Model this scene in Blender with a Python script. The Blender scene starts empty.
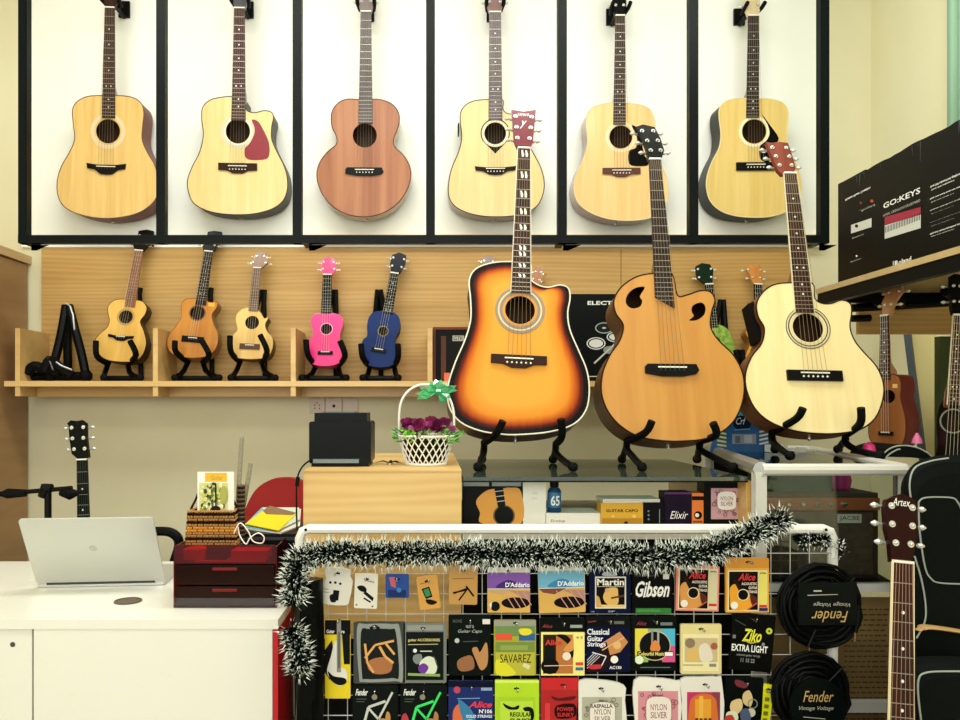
import bpy, math, random
from mathutils import Vector, Matrix
from mathutils.geometry import tessellate_polygon
random.seed(7)
R = math.radians
scene = bpy.context.scene
COL = scene.collection

# ---------------------------------------------------------------- camera, world, lights, exposure
F, VX, HZ, ZC = 760.0, 430.0, 405.0, 1.25          # focal length (px), vanishing point (px), eye height (m)
cam_d = bpy.data.cameras.new('camera'); cam = bpy.data.objects.new('camera', cam_d); COL.objects.link(cam)
cam.location = (0, 0, ZC); cam.rotation_euler = (R(90), 0, 0)
cam_d.sensor_width = 36; cam_d.lens = F/960*36
cam_d.shift_x = (480-VX)/960; cam_d.shift_y = (HZ-360)/960
cam_d.clip_start = .05
scene.camera = cam

world = bpy.data.worlds.new('world'); scene.world = world; world.use_nodes = True
bg = world.node_tree.nodes['Background']
bg.inputs[0].default_value = (.94, 1.0, .93, 1); bg.inputs[1].default_value = .42

def area(name, loc, rot, sx, sy, power, col=(1, 1, 1)):
    l = bpy.data.lights.new(name, 'AREA'); l.shape = 'RECTANGLE'; l.size = sx; l.size_y = sy
    l.energy = power; l.color = col
    o = bpy.data.objects.new(name, l); COL.objects.link(o); o.location = loc; o.rotation_euler = rot
    return o
area('shop_front_daylight', (-.6, -1.6, 2.0), (R(78), 0, R(-4)), 3.6, 2.0, 70, (1, 1, .93))
area('ceiling_lamp_back', (0, 1.9, 3.30), (R(14), 0, 0), 3.2, .5, 48, (.98, 1, .94))
area('ceiling_lamp_front', (0, .2, 3.30), (R(10), 0, 0), 2.6, .4, 20, (.98, 1, .94))
scene.view_settings.view_transform = 'Standard'
scene.view_settings.look = 'None'
scene.view_settings.gamma = 1
scene.view_settings.exposure = 0.18
scene.view_settings.use_curve_mapping = False

# ---------------------------------------------------------------- materials
def lin(h):
    h = h.lstrip('#'); out = []
    for i in (0, 2, 4):
        c = int(h[i:i+2], 16)/255
        out.append(c/12.92 if c <= .04045 else ((c+.055)/1.055)**2.4)
    return (*out, 1)
_mats = {}
def mat(h, rough=.5, metal=0, coat=0, emit=0, name=None, spec=.5):
    key = (h, rough, metal, coat, emit, spec)
    if key in _mats: return _mats[key]
    m = bpy.data.materials.new(name or ('paint_'+h.strip('#'))); m.use_nodes = True
    nt = m.node_tree; b = nt.nodes['Principled BSDF']
    c = lin(h); lum = .2*c[0]+.7*c[1]+.1*c[2]
    if lum < .035 and max(c[:3]) < .08:                    # matt blacks of cloth, steel and print
        c = (c[0]*.4, c[1]*.45, c[2]*.45, 1); spec = min(spec, .12); coat = 0
    elif lum < .06: spec = min(spec, .25); coat = min(coat, .1)
    b.inputs['Base Color'].default_value = c
    b.inputs['Roughness'].default_value = rough
    b.inputs['Metallic'].default_value = metal
    b.inputs['Coat Weight'].default_value = coat
    b.inputs['Specular IOR Level'].default_value = spec
    n = nt.nodes.new('ShaderNodeTexNoise'); n.inputs['Scale'].default_value = 60; n.inputs['Detail'].default_value = 3
    tc = nt.nodes.new('ShaderNodeTexCoord'); nt.links.new(tc.outputs['Object'], n.inputs['Vector'])
    mr = nt.nodes.new('ShaderNodeMapRange'); mr.inputs['To Min'].default_value = max(.02, rough-.06); mr.inputs['To Max'].default_value = min(1, rough+.06)
    nt.links.new(n.outputs['Fac'], mr.inputs['Value']); nt.links.new(mr.outputs[0], b.inputs['Roughness'])
    _mats[key] = m
    return m
def wood(c1, c2, axis='v', scale=30, stretch=14, rough=.35, coat=.3, rings=0, name='wood'):
    key = ('wood', c1, c2, axis, scale, stretch, rough, coat, rings)
    if key in _mats: return _mats[key]
    m = bpy.data.materials.new(name); m.use_nodes = True
    nt = m.node_tree; b = nt.nodes['Principled BSDF']; L = nt.links
    tc = nt.nodes.new('ShaderNodeTexCoord'); mp = nt.nodes.new('ShaderNodeMapping')
    s = [1, 1, 1]; s['uvw'.index(axis)] = 1/stretch
    mp.inputs['Scale'].default_value = s
    L.new(tc.outputs['Object'], mp.inputs['Vector'])
    n = nt.nodes.new('ShaderNodeTexNoise'); n.inputs['Scale'].default_value = scale; n.inputs['Detail'].default_value = 5
    n.inputs['Distortion'].default_value = .6
    L.new(mp.outputs[0], n.inputs['Vector'])
    fac = n.outputs['Fac']
    if rings:
        w = nt.nodes.new('ShaderNodeTexWave'); w.wave_type = 'BANDS'; w.bands_direction = 'Z' if axis == 'u' else 'X'
        w.inputs['Scale'].default_value = rings*3.2; w.inputs['Distortion'].default_value = 16; w.inputs['Detail'].default_value = 2
        w.inputs['Detail Scale'].default_value = .45
        L.new(mp.outputs[0], w.inputs['Vector'])
        mx = nt.nodes.new('ShaderNodeMix'); mx.data_type = 'FLOAT'; mx.inputs[0].default_value = .22
        L.new(n.outputs['Fac'], mx.inputs[2]); L.new(w.outputs['Fac'], mx.inputs[3]); fac = mx.outputs[0]
    cr = nt.nodes.new('ShaderNodeValToRGB')
    if lin(c1)[1] < .03: coat = 0; rough = max(rough, .4); b.inputs['Specular IOR Level'].default_value = .2
    cr.color_ramp.elements[0].position = .3; cr.color_ramp.elements[0].color = lin(c1)
    cr.color_ramp.elements[1].position = .7; cr.color_ramp.elements[1].color = lin(c2)
    L.new(fac, cr.inputs[0]); L.new(cr.outputs[0], b.inputs['Base Color'])
    b.inputs['Roughness'].default_value = rough; b.inputs['Coat Weight'].default_value = coat; b.inputs['Coat Roughness'].default_value = .12
    _mats[key] = m
    return m
def clear(col, gloss=.12, name='clear_glass', opacity=0.0, base='#101010'):
    key = ('clear', col, gloss, opacity, base)
    if key in _mats: return _mats[key]
    m = bpy.data.materials.new(name); m.use_nodes = True; nt = m.node_tree; nt.nodes.clear(); L = nt.links
    out = nt.nodes.new('ShaderNodeOutputMaterial'); t = nt.nodes.new('ShaderNodeBsdfTransparent'); t.inputs[0].default_value = lin(col)
    g = nt.nodes.new('ShaderNodeBsdfGlossy'); g.inputs['Roughness'].default_value = .04
    fr = nt.nodes.new('ShaderNodeFresnel'); fr.inputs[0].default_value = 1.45
    ad = nt.nodes.new('ShaderNodeMath'); ad.operation = 'MULTIPLY_ADD'; ad.inputs[1].default_value = .9; ad.inputs[2].default_value = gloss
    ad.use_clamp = True
    L.new(fr.outputs[0], ad.inputs[0])
    d = nt.nodes.new('ShaderNodeBsdfDiffuse'); d.inputs[0].default_value = lin(base)
    mo = nt.nodes.new('ShaderNodeMixShader'); mo.inputs[0].default_value = opacity
    L.new(t.outputs[0], mo.inputs[1]); L.new(d.outputs[0], mo.inputs[2])
    mx = nt.nodes.new('ShaderNodeMixShader'); L.new(ad.outputs[0], mx.inputs[0]); L.new(mo.outputs[0], mx.inputs[1]); L.new(g.outputs[0], mx.inputs[2])
    L.new(mx.outputs[0], out.inputs[0])
    _mats[key] = m
    return m
def wallmat(c1, c2, name):
    m = bpy.data.materials.new(name); m.use_nodes = True; nt = m.node_tree; b = nt.nodes['Principled BSDF']; L = nt.links
    tc = nt.nodes.new('ShaderNodeTexCoord'); n = nt.nodes.new('ShaderNodeTexNoise'); n.inputs['Scale'].default_value = 1.7; n.inputs['Detail'].default_value = 4
    L.new(tc.outputs['Object'], n.inputs['Vector'])
    cr = nt.nodes.new('ShaderNodeValToRGB'); cr.color_ramp.elements[0].position = .35; cr.color_ramp.elements[0].color = lin(c1)
    cr.color_ramp.elements[1].position = .7; cr.color_ramp.elements[1].color = lin(c2)
    L.new(n.outputs['Fac'], cr.inputs[0]); L.new(cr.outputs[0], b.inputs['Base Color']); b.inputs['Roughness'].default_value = .75
    n2 = nt.nodes.new('ShaderNodeTexNoise'); n2.inputs['Scale'].default_value = 90
    bp = nt.nodes.new('ShaderNodeBump'); bp.inputs['Strength'].default_value = .08
    L.new(tc.outputs['Object'], n2.inputs['Vector']); L.new(n2.outputs['Fac'], bp.inputs['Height']); L.new(bp.outputs[0], b.inputs['Normal'])
    return m
def burst_mat():
    m = bpy.data.materials.new('sunburst_lacquer'); m.use_nodes = True; nt = m.node_tree; b = nt.nodes['Principled BSDF']; L = nt.links
    a = nt.nodes.new('ShaderNodeAttribute'); a.attribute_name = 'burst'
    tc = nt.nodes.new('ShaderNodeTexCoord'); mp = nt.nodes.new('ShaderNodeMapping'); mp.inputs['Scale'].default_value = (60, 3, 60)
    n = nt.nodes.new('ShaderNodeTexNoise'); n.inputs['Scale'].default_value = 1.5
    L.new(tc.outputs['Object'], mp.inputs[0]); L.new(mp.outputs[0], n.inputs['Vector'])
    ma = nt.nodes.new('ShaderNodeMath'); ma.operation = 'MULTIPLY_ADD'; ma.inputs[1].default_value = .07
    L.new(n.outputs['Fac'], ma.inputs[0]); L.new(a.outputs['Fac'], ma.inputs[2])
    cr = nt.nodes.new('ShaderNodeValToRGB'); e = cr.color_ramp.elements
    e[0].position = .0; e[0].color = lin('#030202'); e[1].position = 1; e[1].color = lin('#e09c3a')
    for p, c in ((.17, '#060302'), (.27, '#5c1604'), (.39, '#b04c0c'), (.58, '#d68424')):
        k = e.new(p); k.color = lin(c)
    L.new(ma.outputs[0], cr.inputs[0]); L.new(cr.outputs[0], b.inputs['Base Color'])
    b.inputs['Roughness'].default_value = .35; b.inputs['Specular IOR Level'].default_value = .12; b.inputs['Coat Weight'].default_value = .0
    return m

# ---------------------------------------------------------------- mesh building
_tx = {}
def text_geo(s, italic=False, bold=.0):
    k = (s, italic, bold)
    if k in _tx: return _tx[k]
    c = bpy.data.curves.new('lettering_source', 'FONT'); c.body = s; c.size = 1; c.resolution_u = 2
    if italic: c.shear = .35
    c.offset = bold
    o = bpy.data.objects.new('lettering_source', c)
    me = o.to_mesh()
    vs = [(v.co.x, v.co.y) for v in me.vertices]; fs = [tuple(p.vertices) for p in me.polygons]
    o.to_mesh_clear(); bpy.data.objects.remove(o); bpy.data.curves.remove(c)
    if vs:
        x0 = min(v[0] for v in vs); x1 = max(v[0] for v in vs); y0 = min(v[1] for v in vs); y1 = max(v[1] for v in vs)
        vs = [((x-x0)/max(1e-6, x1-x0), (y-y0)/max(1e-6, y1-y0)) for x, y in vs]
    _tx[k] = (vs, fs)
    return _tx[k]
class M:
    def __init__(s): s.v = []; s.f = []; s.m = []; s.mats = []; s.att = None
    def mi(s, mt):
        if mt not in s.mats: s.mats.append(mt)
        return s.mats.index(mt)
    def add(s, vs, fs, mt):
        n = len(s.v); s.v.extend(vs); i = s.mi(mt)
        for f in fs: s.f.append(tuple(n+k for k in f)); s.m.append(i)
        return s
    def box(s, a, b, mt):
        x0, y0, z0 = a; x1, y1, z1 = b
        x0, x1 = min(x0, x1), max(x0, x1); y0, y1 = min(y0, y1), max(y0, y1); z0, z1 = min(z0, z1), max(z0, z1)
        return s.add([(x0,y0,z0),(x1,y0,z0),(x1,y1,z0),(x0,y1,z0),(x0,y0,z1),(x1,y0,z1),(x1,y1,z1),(x0,y1,z1)],
                     [(0,3,2,1),(4,5,6,7),(0,1,5,4),(1,2,6,5),(2,3,7,6),(3,0,4,7)], mt)
    def tube(s, pts, r, mt, n=8, closed=False, flat=1.0):
        P = [Vector(p) for p in pts]; k = len(P); rs = r if isinstance(r, (list, tuple)) else [r]*k
        vs = []; prev = None
        for i, p in enumerate(P):
            if closed: t = P[(i+1) % k]-P[i-1]
            else: t = P[min(i+1, k-1)]-P[max(i-1, 0)]
            if t.length < 1e-9: t = Vector((0, 0, 1))
            t.normalize()
            if prev is None:
                a = Vector((0, 0, 1)) if abs(t.z) < .9 else Vector((1, 0, 0))
                nn = t.cross(a).normalized()
            else:
                nn = prev-t*prev.dot(t)
                nn = nn.normalized() if nn.length > 1e-6 else t.orthogonal().normalized()
            prev = nn; bb = t.cross(nn)
            for j in range(n):
                a = 2*math.pi*j/n
                vs.append(tuple(p+nn*(rs[i]*math.cos(a))+bb*(rs[i]*flat*math.sin(a))))
        fs = []
        for i in range(k if closed else k-1):
            a = i*n; b = ((i+1) % k)*n
            for j in range(n): fs.append((a+j, a+(j+1) % n, b+(j+1) % n, b+j))
        if not closed: fs.append(tuple(range(n))[::-1]); fs.append(tuple((k-1)*n+j for j in range(n)))
        return s.add(vs, fs, mt)
    def lathe(s, prof, mt, c=(0, 0, 0), n=20, axis='z'):
        vs = []
        for r, h in prof:
            for j in range(n):
                a = 2*math.pi*j/n; x, y = r*math.cos(a), r*math.sin(a)
                p = (x, y, h) if axis == 'z' else ((x, -h, y) if axis == 'y' else (h, x, y))
                vs.append((c[0]+p[0], c[1]+p[1], c[2]+p[2]))
        fs = []
        for i in range(len(prof)-1):
            for j in range(n): fs.append((i*n+j, i*n+(j+1) % n, (i+1)*n+(j+1) % n, (i+1)*n+j))
        fs.append(tuple(range(n))[::-1]); fs.append(tuple((len(prof)-1)*n+j for j in range(n)))
        return s.add(vs, fs, mt)
    def prism(s, poly, w0, w1, mt, holes=(), side=None, wall=True):
        side = side or mt
        loops = [list(poly)]+[list(h) for h in holes]
        flat = [p for l in loops for p in l]
        tri = tessellate_polygon([[Vector((p[0], p[1], 0)) for p in l] for l in loops])
        n = len(flat)
        fs = []
        for t in tri:
            a, b, c = [flat[i] for i in t]
            ar = (b[0]-a[0])*(c[1]-a[1])-(b[1]-a[1])*(c[0]-a[0])
            fs.append(t if ar > 0 else t[::-1])
        s.add([(p[0], p[1], w1) for p in flat], fs, mt)
        if w0 != w1:
            s.add([(p[0], p[1], w0) for p in flat], [f[::-1] for f in fs], mt)
            if wall:
                for li, l in enumerate(loops):
                    k = len(l); ar = sum(l[i][0]*l[(i+1) % k][1]-l[(i+1) % k][0]*l[i][1] for i in range(k))
                    q = [(i, (i+1) % k, k+(i+1) % k, k+i) for i in range(k)]
                    if (ar < 0) != (li > 0): q = [f[::-1] for f in q]
                    s.add([(p[0], p[1], w0) for p in l]+[(p[0], p[1], w1) for p in l], q, side)
        return s
    def text(s, t, x0, y0, x1, y1, w, mt, italic=False, flip=False, bold=.0):
        vs, fs = text_geo(t, italic, bold)
        out = []
        for a, b in vs:
            if flip: a, b = 1-a, 1-b
            out.append((x0+(x1-x0)*a, y0+(y1-y0)*b, w))
        return s.add(out, fs, mt)
    def build(s, name, parent=None, **props):
        me = bpy.data.meshes.new(name); me.from_pydata([tuple(v) for v in s.v], [], s.f)
        for mt in s.mats: me.materials.append(mt)
        me.polygons.foreach_set('material_index', s.m)
        if s.att:
            at = me.attributes.new('burst', 'FLOAT', 'POINT'); at.data.foreach_set('value', s.att)
        me.update(); me.shade_smooth(); me.set_sharp_from_angle(angle=.6)
        o = bpy.data.objects.new(name, me); COL.objects.link(o)
        if parent: o.parent = parent
        for k, v in props.items(): o[k] = v
        return o
def W(px, py, Y): return Vector(((px-VX)*Y/F, Y, ZC-(py-HZ)*Y/F))
def Zp(ox, oy, s, pts): return [(ox+x/s, oy+y/s) for x, y in pts]
def circ(cx, cy, r, n=28, ry=None): return [(cx+r*math.cos(2*math.pi*i/n), cy+(ry or r)*math.sin(2*math.pi*i/n)) for i in range(n)]
def smooth(pts, k=5):
    out = []; n = len(pts)
    for i in range(n):
        p0, p1, p2, p3 = pts[i-1], pts[i], pts[(i+1) % n], pts[(i+2) % n]
        for j in range(k):
            t = j/k
            out.append(tuple(.5*(2*p1[a]+(p2[a]-p0[a])*t+(2*p0[a]-5*p1[a]+4*p2[a]-p3[a])*t*t+(3*p1[a]-p0[a]-3*p2[a]+p3[a])*t**3) for a in (0, 1)))
    return out
def spline(pts, k=6):
    out = []; n = len(pts); P = [Vector(p) for p in pts]
    for i in range(n-1):
        p0, p1, p2, p3 = P[max(i-1, 0)], P[i], P[i+1], P[min(i+2, n-1)]
        for j in range(k):
            t = j/k
            out.append(.5*(2*p1+(p2-p0)*t+(2*p0-5*p1+4*p2-p3)*t*t+(3*p1-p0-3*p2+p3)*t**3))
    out.append(P[-1]); return out
class Fr:
    """a flat frame standing in the room: origin, right (u), up (v) and outward normal (w)"""
    def __init__(s, P0, tilt=0, yaw=0):
        s.P = Vector(P0); rz = Matrix.Rotation(R(yaw), 3, 'Z'); t = R(tilt)
        s.u = rz @ Vector((1, 0, 0)); s.v = rz @ Vector((0, math.sin(t), math.cos(t))); s.w = rz @ Vector((0, -math.cos(t), math.sin(t)))
    def L(s, px, py):
        d = Vector(((px-VX)/F, 1, -(py-HZ)/F)); C = Vector((0, 0, ZC))
        p = C+d*((s.P-C).dot(s.w)/d.dot(s.w))-s.P
        return (p.dot(s.u), p.dot(s.v))
    def roll_to(s, a, b):
        (x0, y0), (x1, y1) = s.L(*a), s.L(*b)
        d = Vector((x1-x0, y1-y0)).normalized()
        v = s.u*d.x+s.v*d.y; u = s.u*d.y-s.v*d.x
        s.u, s.v = u, v
    def mat(s):
        m = Matrix((s.u, s.v, s.w)).transposed().to_4x4(); m.translation = s.P
        return m
def thing(name, label, cat, loc=None, group=None, fr=None):
    o = bpy.data.objects.new(name, None); COL.objects.link(o); o.empty_display_size = .05
    if fr: o.matrix_world = fr.mat()
    elif loc is not None: o.location = loc
    o['label'] = label; o['category'] = cat
    if group: o['group'] = group
    return o
def tag(o, label, cat, group=None):
    o['label'] = label; o['category'] = cat
    if group: o['group'] = group
    return o
def struct(name, m):
    o = m.build(name); o['kind'] = 'structure'; return o
def shift(m, c):
    m.v = [(v[0]-c[0], v[1]-c[1], v[2]-c[2]) for v in m.v]; return m

BLK = mat('#0b0e0c', .45, spec=.35); BLK2 = mat('#14181a', .35); STEEL = mat('#0a1416', .4, spec=.3); CHROME = mat('#d8d8d4', .2, .9)
WHT = mat('#f2f2ea', .4); CREAM = mat('#efe6c8', .4); RUB = mat('#0a0a0a', .7, spec=.2)
# ---------------------------------------------------------------- setting
wall_m = wallmat('#d9d2ae', '#e2dcbc', 'cream_wall_paint')
WY = 3.36
struct('wall_back', M().box((-2.3, WY, 0), (1.95, WY+.1, 3.4), wall_m))
struct('wall_left', M().box((-2.4, -2.2, 0), (-2.3, WY+.1, 3.4), wall_m))
struct('wall_right', M().box((1.95, -2.2, 0), (2.05, WY+.1, 3.4), wallmat('#e3ddb6', '#eae5c4', 'pale_yellow_wall_paint')))
struct('floor', M().box((-2.4, -2.2, -.1), (2.05, WY+.1, 0), wallmat('#8d8470', '#9b927e', 'floor_tiles')))
struct('ceiling', M().box((-2.4, -2.2, 3.4), (2.05, WY+.1, 3.5), wallmat('#e8e6da', '#efeee4', 'ceiling_paint')))
# white boards lining the wall behind the hanging guitars
white_board = wallmat('#f4f6ee', '#fafbf5', 'white_board')
x0 = -1.80; x1 = 1.745
struct('trim_1', M().box((x0, WY-.012, 1.945), (x1, WY, 3.38), white_board))

# ---------------------------------------------------------------- upper rack
def rack():
    t = thing('wall_rack', 'tall black steel rack of seven uprights framing the hanging guitars', 'rack', (0, 2.9, 1.86))
    Yr = 2.9
    zb, zt = ZC+(HZ-243)*Yr/F, ZC+(HZ-235)*Yr/F
    for px in (22.5, 160.5, 297, 430.5, 562.5, 694, 825):
        x = (px-VX)*Yr/F
        shift(M().box((x-.017, Yr, zb), (x+.017, Yr+.034, 3.38), STEEL), (0, Yr, 1.86)).build('upright', t)
    xl, xr = (18-VX)*Yr/F, (829-VX)*Yr/F
    shift(M().box((xl, Yr-.001, zb), (xr, Yr+.03, zt), STEEL), (0, Yr, 1.86)).build('bottom_rail', t)
    for px in (24, 305, 562, 821):
        x = (px-VX)*Yr/F
        shift(M().box((x-.012, Yr+.03, zb), (x+.012, Yr+.10, zb+.03), STEEL), (0, Yr, 1.86)).build('cross_arm', t)
        b = M(); b.prism([(0, 0), (0, -.022), (.02, -.022), (.07, 0)], -.004, .004, STEEL)
        b.v = [(x+.01+v[0]*1, Yr+.03+abs(v[2]), zb+v[1]) for v in b.v]
        shift(b, (0, Yr, 1.86)).build('gusset', t)
    wd = wood('#d2ab68', '#e0c084', 'u', 20)
    shift(M().box(((302-VX)*3.31/F, 3.3, 1.962), ((822-VX)*3.31/F, WY-.012, 1.99), wd), (0, Yr, 1.86)).build('ledge', t)
rack()

# ---------------------------------------------------------------- plywood panel and shelf of the ukuleles
PLY = wood('#b48947', '#c8a05e', 'u', 16, 12, .5, .0, rings=5, name='oak_panel')
PLYL = wood('#cda460', '#dfbc7c', 'u', 14, 10, .45, .1, name='oak_board')
BOXW = wood('#d2a861', '#e2be7c', 'u', 9, 8, .45, .1, rings=4, name='light_oak_panel')
def shelf():
    m = M()
    xs = [43, 620, 800]
    o = thing('backing_panel', 'long oak veneer panel on the wall behind the ukuleles', 'panel', (0, WY-.007, 1.6))
    for a, b in zip(xs, xs[1:]):
        m = M().box(((a+.4-VX)*WY/F, WY-.016, ZC+(HZ-388)*WY/F), ((b-.2-VX)*WY/F, WY-.001, ZC+(HZ-249)*WY/F), PLY)
        shift(m, (0, WY-.007, 1.6)).build('board', o)
    t = thing('ukulele_shelf', 'long oak shelf with low dividers carrying the ukuleles', 'shelf', (0, 3.1, 1.34))
    Y = 3.1; xl, xr = (4-VX)*Y/F, 1.50
    zt = ZC+(HZ-381)*Y/F
    shift(M().box((xl, Y, zt-.022), (xr, WY-.017, zt), PLYL), (0, Y, 1.34)).build('shelf_board', t)
    shift(M().box(((15-VX)*Y/F, Y+.14, zt-.062), (xr, Y+.16, zt-.0225), PLYL), (0, Y, 1.34)).build('apron', t)
    for px in (17, 155, 293, 430, 566, 700):
        x = (px-VX)*Y/F
        shift(M().box((x-.010, Y+.004, zt), (x+.010, WY-.017, ZC+(HZ-328)*Y/F), PLYL), (0, Y, 1.34)).build('divider', t)
        shift(M().box((x-.010, Y+.004, zt-.062), (x+.010, WY-.02, zt-.0222), PLYL), (0, Y, 1.34)).build('bracket', t)
    return zt
SH = shelf()
# tall cabinet on the left
def cabinet():
    t = thing('tall_cabinet', 'tall brown wooden cabinet at the left edge with pale top trim', 'cabinet', (-2.05, 3.0, 0))
    x1 = (22-VX)*3.3/F
    cw = wood('#8d6a42', '#a27e52', 'v', 12, 6, .5, .1)
    c = (-2.05, 3.0, 0)
    shift(M().box((-2.298, 2.55, 0), (x1-.02, 3.355, 1.87), cw), c).build('carcass', t)
    shift(M().box((x1-.02, 2.56, .08), (x1, 3.345, 1.865), cw), c).build('door', t)
    shift(M().box((-2.298, 2.53, 1.87), (x1+.012, 3.357, 1.905), wood('#b99a6c', '#cbb083', 'v')), c).build('top_trim', t)
cabinet()
# sockets
def socket():
    t = thing('wall_socket', 'white three-gang wall socket below the ukulele shelf', 'socket', W(334, 406, WY))
    for i, (a, b) in enumerate(((310, 325), (326.5, 342), (343.5, 358))):
        m = M().box(((a-334)*WY/F, -.012, -.033), ((b-334)*WY/F, 0, .033), mat('#cbb8a8', .4)); o = m.build('socket_plate', t)
        if i < 2:
            h = M(); cx = ((a+b)/2-334)*WY/F
            for dx, dz in (((-.01, .004), (.01, .004), (0, .014), (-.01, -.01), (.01, -.01)) if i == 0 else ((0, 0),)):
                h.lathe([(.003 if i == 0 else .007, 0), (.003 if i == 0 else .007, .001)], BLK, (cx+dx, -.012, dz), 10, 'y')
            h.build('socket_holes', o)
socket()

# ---------------------------------------------------------------- guitars
EB = wood('#1c1412', '#33241e', 'v', 40, 12, .4, .1); RW = wood('#2a150f', '#45261a', 'v', 40, 12, .4, .1)
MAH = wood('#6b3220', '#8a4a2e', 'v', 30, 12, .25, .4)
GUITARS = {}
GEN = [(.02, 0), (.5, .02), (.85, .1), (1, .22), (.98, .34), (.82, .48), (.64, .6), (.63, .7), (.72, .8), (.76, .9), (.66, .97), (.42, .995), (.12, 1)]
def guitar(key, name, label, Y, nut, base, wn, we, end, top, side, neck, fb=None, outline=None, gen=None, tilt=0, yaw=0, depth=.105, hole=None, holes=(),
           rosette=(), bridge=None, bcol=None, saddle=None, pick=None, pickcol='#0c0c0c', head=None, hcol=None, nstr=6, binding='#d9cfae', inlay='dot',
           post='#d8d8d4', button='#d8d8d4', group=None, cat='guitar', frets=20, extras=None, fret_edge=None, pegs=True, cut=0, body_frets=.0, hangdot=True, strcol='#8f8068'):
    fr = Fr(W(base[0], base[1], Y), tilt, yaw); fr.roll_to(base, nut); L = fr.L
    # keep the foot of the guitar as origin, y-axis through the nut
    t = thing(name, label, cat, group=group, fr=fr)
    fb = fb or RW; k = Y/F
    nu, nv = L(*nut); eu, ev = L(*end)
    if outline: out = smooth([L(*p) for p in outline], 4)
    else:
        bw, bl = gen
        half = [(bw*a, bl*b) for a, b in GEN]
        out = smooth(half+[(-a, b) for a, b in half[::-1]], 4)
        out = [p for p in out]
    # orient counter-clockwise
    n = len(out)
    if sum(out[i][0]*out[(i+1) % n][1]-out[(i+1) % n][0]*out[i][1] for i in range(n)) < 0: out = out[::-1]
    vmin = min(p[1] for p in out)
    vtop = max(p[1] for p in out if abs(p[0]) < .06)
    hl = []
    if hole: hu, hv = L(hole[0], hole[1]); hr = hole[2]*k; hl.append(circ(hu, hv, hr, 32))
    for h in holes: hl.append(smooth([L(*p) for p in h], 3))
    topm = top if not isinstance(top, tuple) else wood(*top)
    sidem = side if not isinstance(side, tuple) else wood(*side)
    # body: ribs and back
    b = M(); b.prism(out, -depth, -depth+.003, wood('#3a2416', '#4a3020'), wall=False)  # back plate darkened: shade inside the sound hole put into its colour
    q = []
    nn = len(out)
    b.add([(p[0], p[1], -depth) for p in out]+[(p[0], p[1], -.003) for p in out], [(i, (i+1) % nn, nn+(i+1) % nn, nn+i) for i in range(nn)], sidem)
    if hangdot: b.lathe([(.006, 0), (.006, .008), (.003, .012)], CHROME, (0, vmin, -depth/2), 10, 'y')
    body = b.build('body', t)
    s = M()
    if topm.name.startswith('sunburst'):
        sp = lambda p: (0, min(max(p[1], vmin+.17), vtop-.13))
        rings = []; att = []
        ts = [0, .06, .13, .2, .28, .38, .5]
        for tt in ts:
            ring = []
            for p in out:
                c = sp(p); ring.append((p[0]+(c[0]-p[0])*tt, p[1]+(c[1]-p[1])*tt))
            rings.append(ring)
        vs = []; fs = []
        for i, ring in enumerate(rings):
            vs += [(p[0], p[1], 0) for p in ring]; att += [ts[i]*1.9]*nn
            if i:
                fs += [((i-1)*nn+j, (i-1)*nn+(j+1) % nn, i*nn+(j+1) % nn, i*nn+j) for j in range(nn)]
        s.add(vs, fs, topm)
        s.prism(rings[-1], 0, 0, topm, holes=hl); att += [.95]*(len(s.v)-len(att)); s.att = att
    else:
        s.prism(out, -.003, 0, topm, holes=hl)
    sb = s.build('soundboard', t)
    if binding: M().tube([(p[0], p[1], -.0005) for p in out], .0023 if depth > .08 else .0014, mat(binding, .4), 6, True).build('binding', t)
    for i, (ra, rb, c) in enumerate(rosette):
        m = M().prism(circ(hu, hv, rb*k, 36), 0, .0006+.0003*i, mat(c, .4), holes=[circ(hu, hv, max(ra*k, hr), 36)]); m.build('rosette', sb)
    if pick:
        M().prism(smooth([L(*p) for p in pick], 3), 0, .0016, mat(pickcol, .25)).build('pickguard', t)
    # neck
    wn2, we2 = wn*k/2, we*k/2
    def hw(v): return we2+(wn2-we2)*(v-ev)/(nv-ev)
    neckm = neck if not isinstance(neck, tuple) else wood(*neck)
    m = M(); secs = []
    big = depth > .08; nd = .020 if big else .016
    for v, dd in ((vtop-.03, depth*.8), (vtop+.012, depth*.75), (vtop+.035, nd*1.3), (vtop+.06, nd), (nv-.02, nd*.85), (nv+.004, nd*.8)):
        h = hw(v); secs.append([(h*math.cos(a), v, -dd*math.sin(a)-.0003) for a in [math.pi*j/8 for j in range(9)]])
    vs = [p for sct in secs for p in sct]; fs = []
    for i in range(len(secs)-1):
        for j in range(8): fs.append((i*9+j, (i+1)*9+j, (i+1)*9+j+1, i*9+j+1))
        fs.append((i*9+8, (i+1)*9+8, (i+1)*9, i*9))
    fs.append(tuple(range(9))); fs.append(tuple(len(vs)-9+j for j in range(9))[::-1])
    m.add(vs, fs, neckm).build('neck', t)
    fh = .0055 if big else .004
    fbm = M(); a, c = hw(ev), hw(nv)
    slant = cut*k
    fbm.prism([(a, ev-slant), (c, nv), (-c, nv), (-a, ev+slant)], 0, fh, fb)
    # frets
    bu, bv = L(*bridge[0]); S = nv-bv
    fm = fbm; pos = [nv]
    for i in range(1, frets+1):
        v = nv-S*(1-2**(-i/12)); pos.append(v)
        if v < ev+.004: break
        h = hw(v)*.98; r = .0008 if big else .0006
        fm.box((-h, v-r, fh), (h, v+r, fh+.001), mat('#a8a396', .3, .6))
    im = fbm; wi = mat('#f2efe2', .3)
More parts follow.
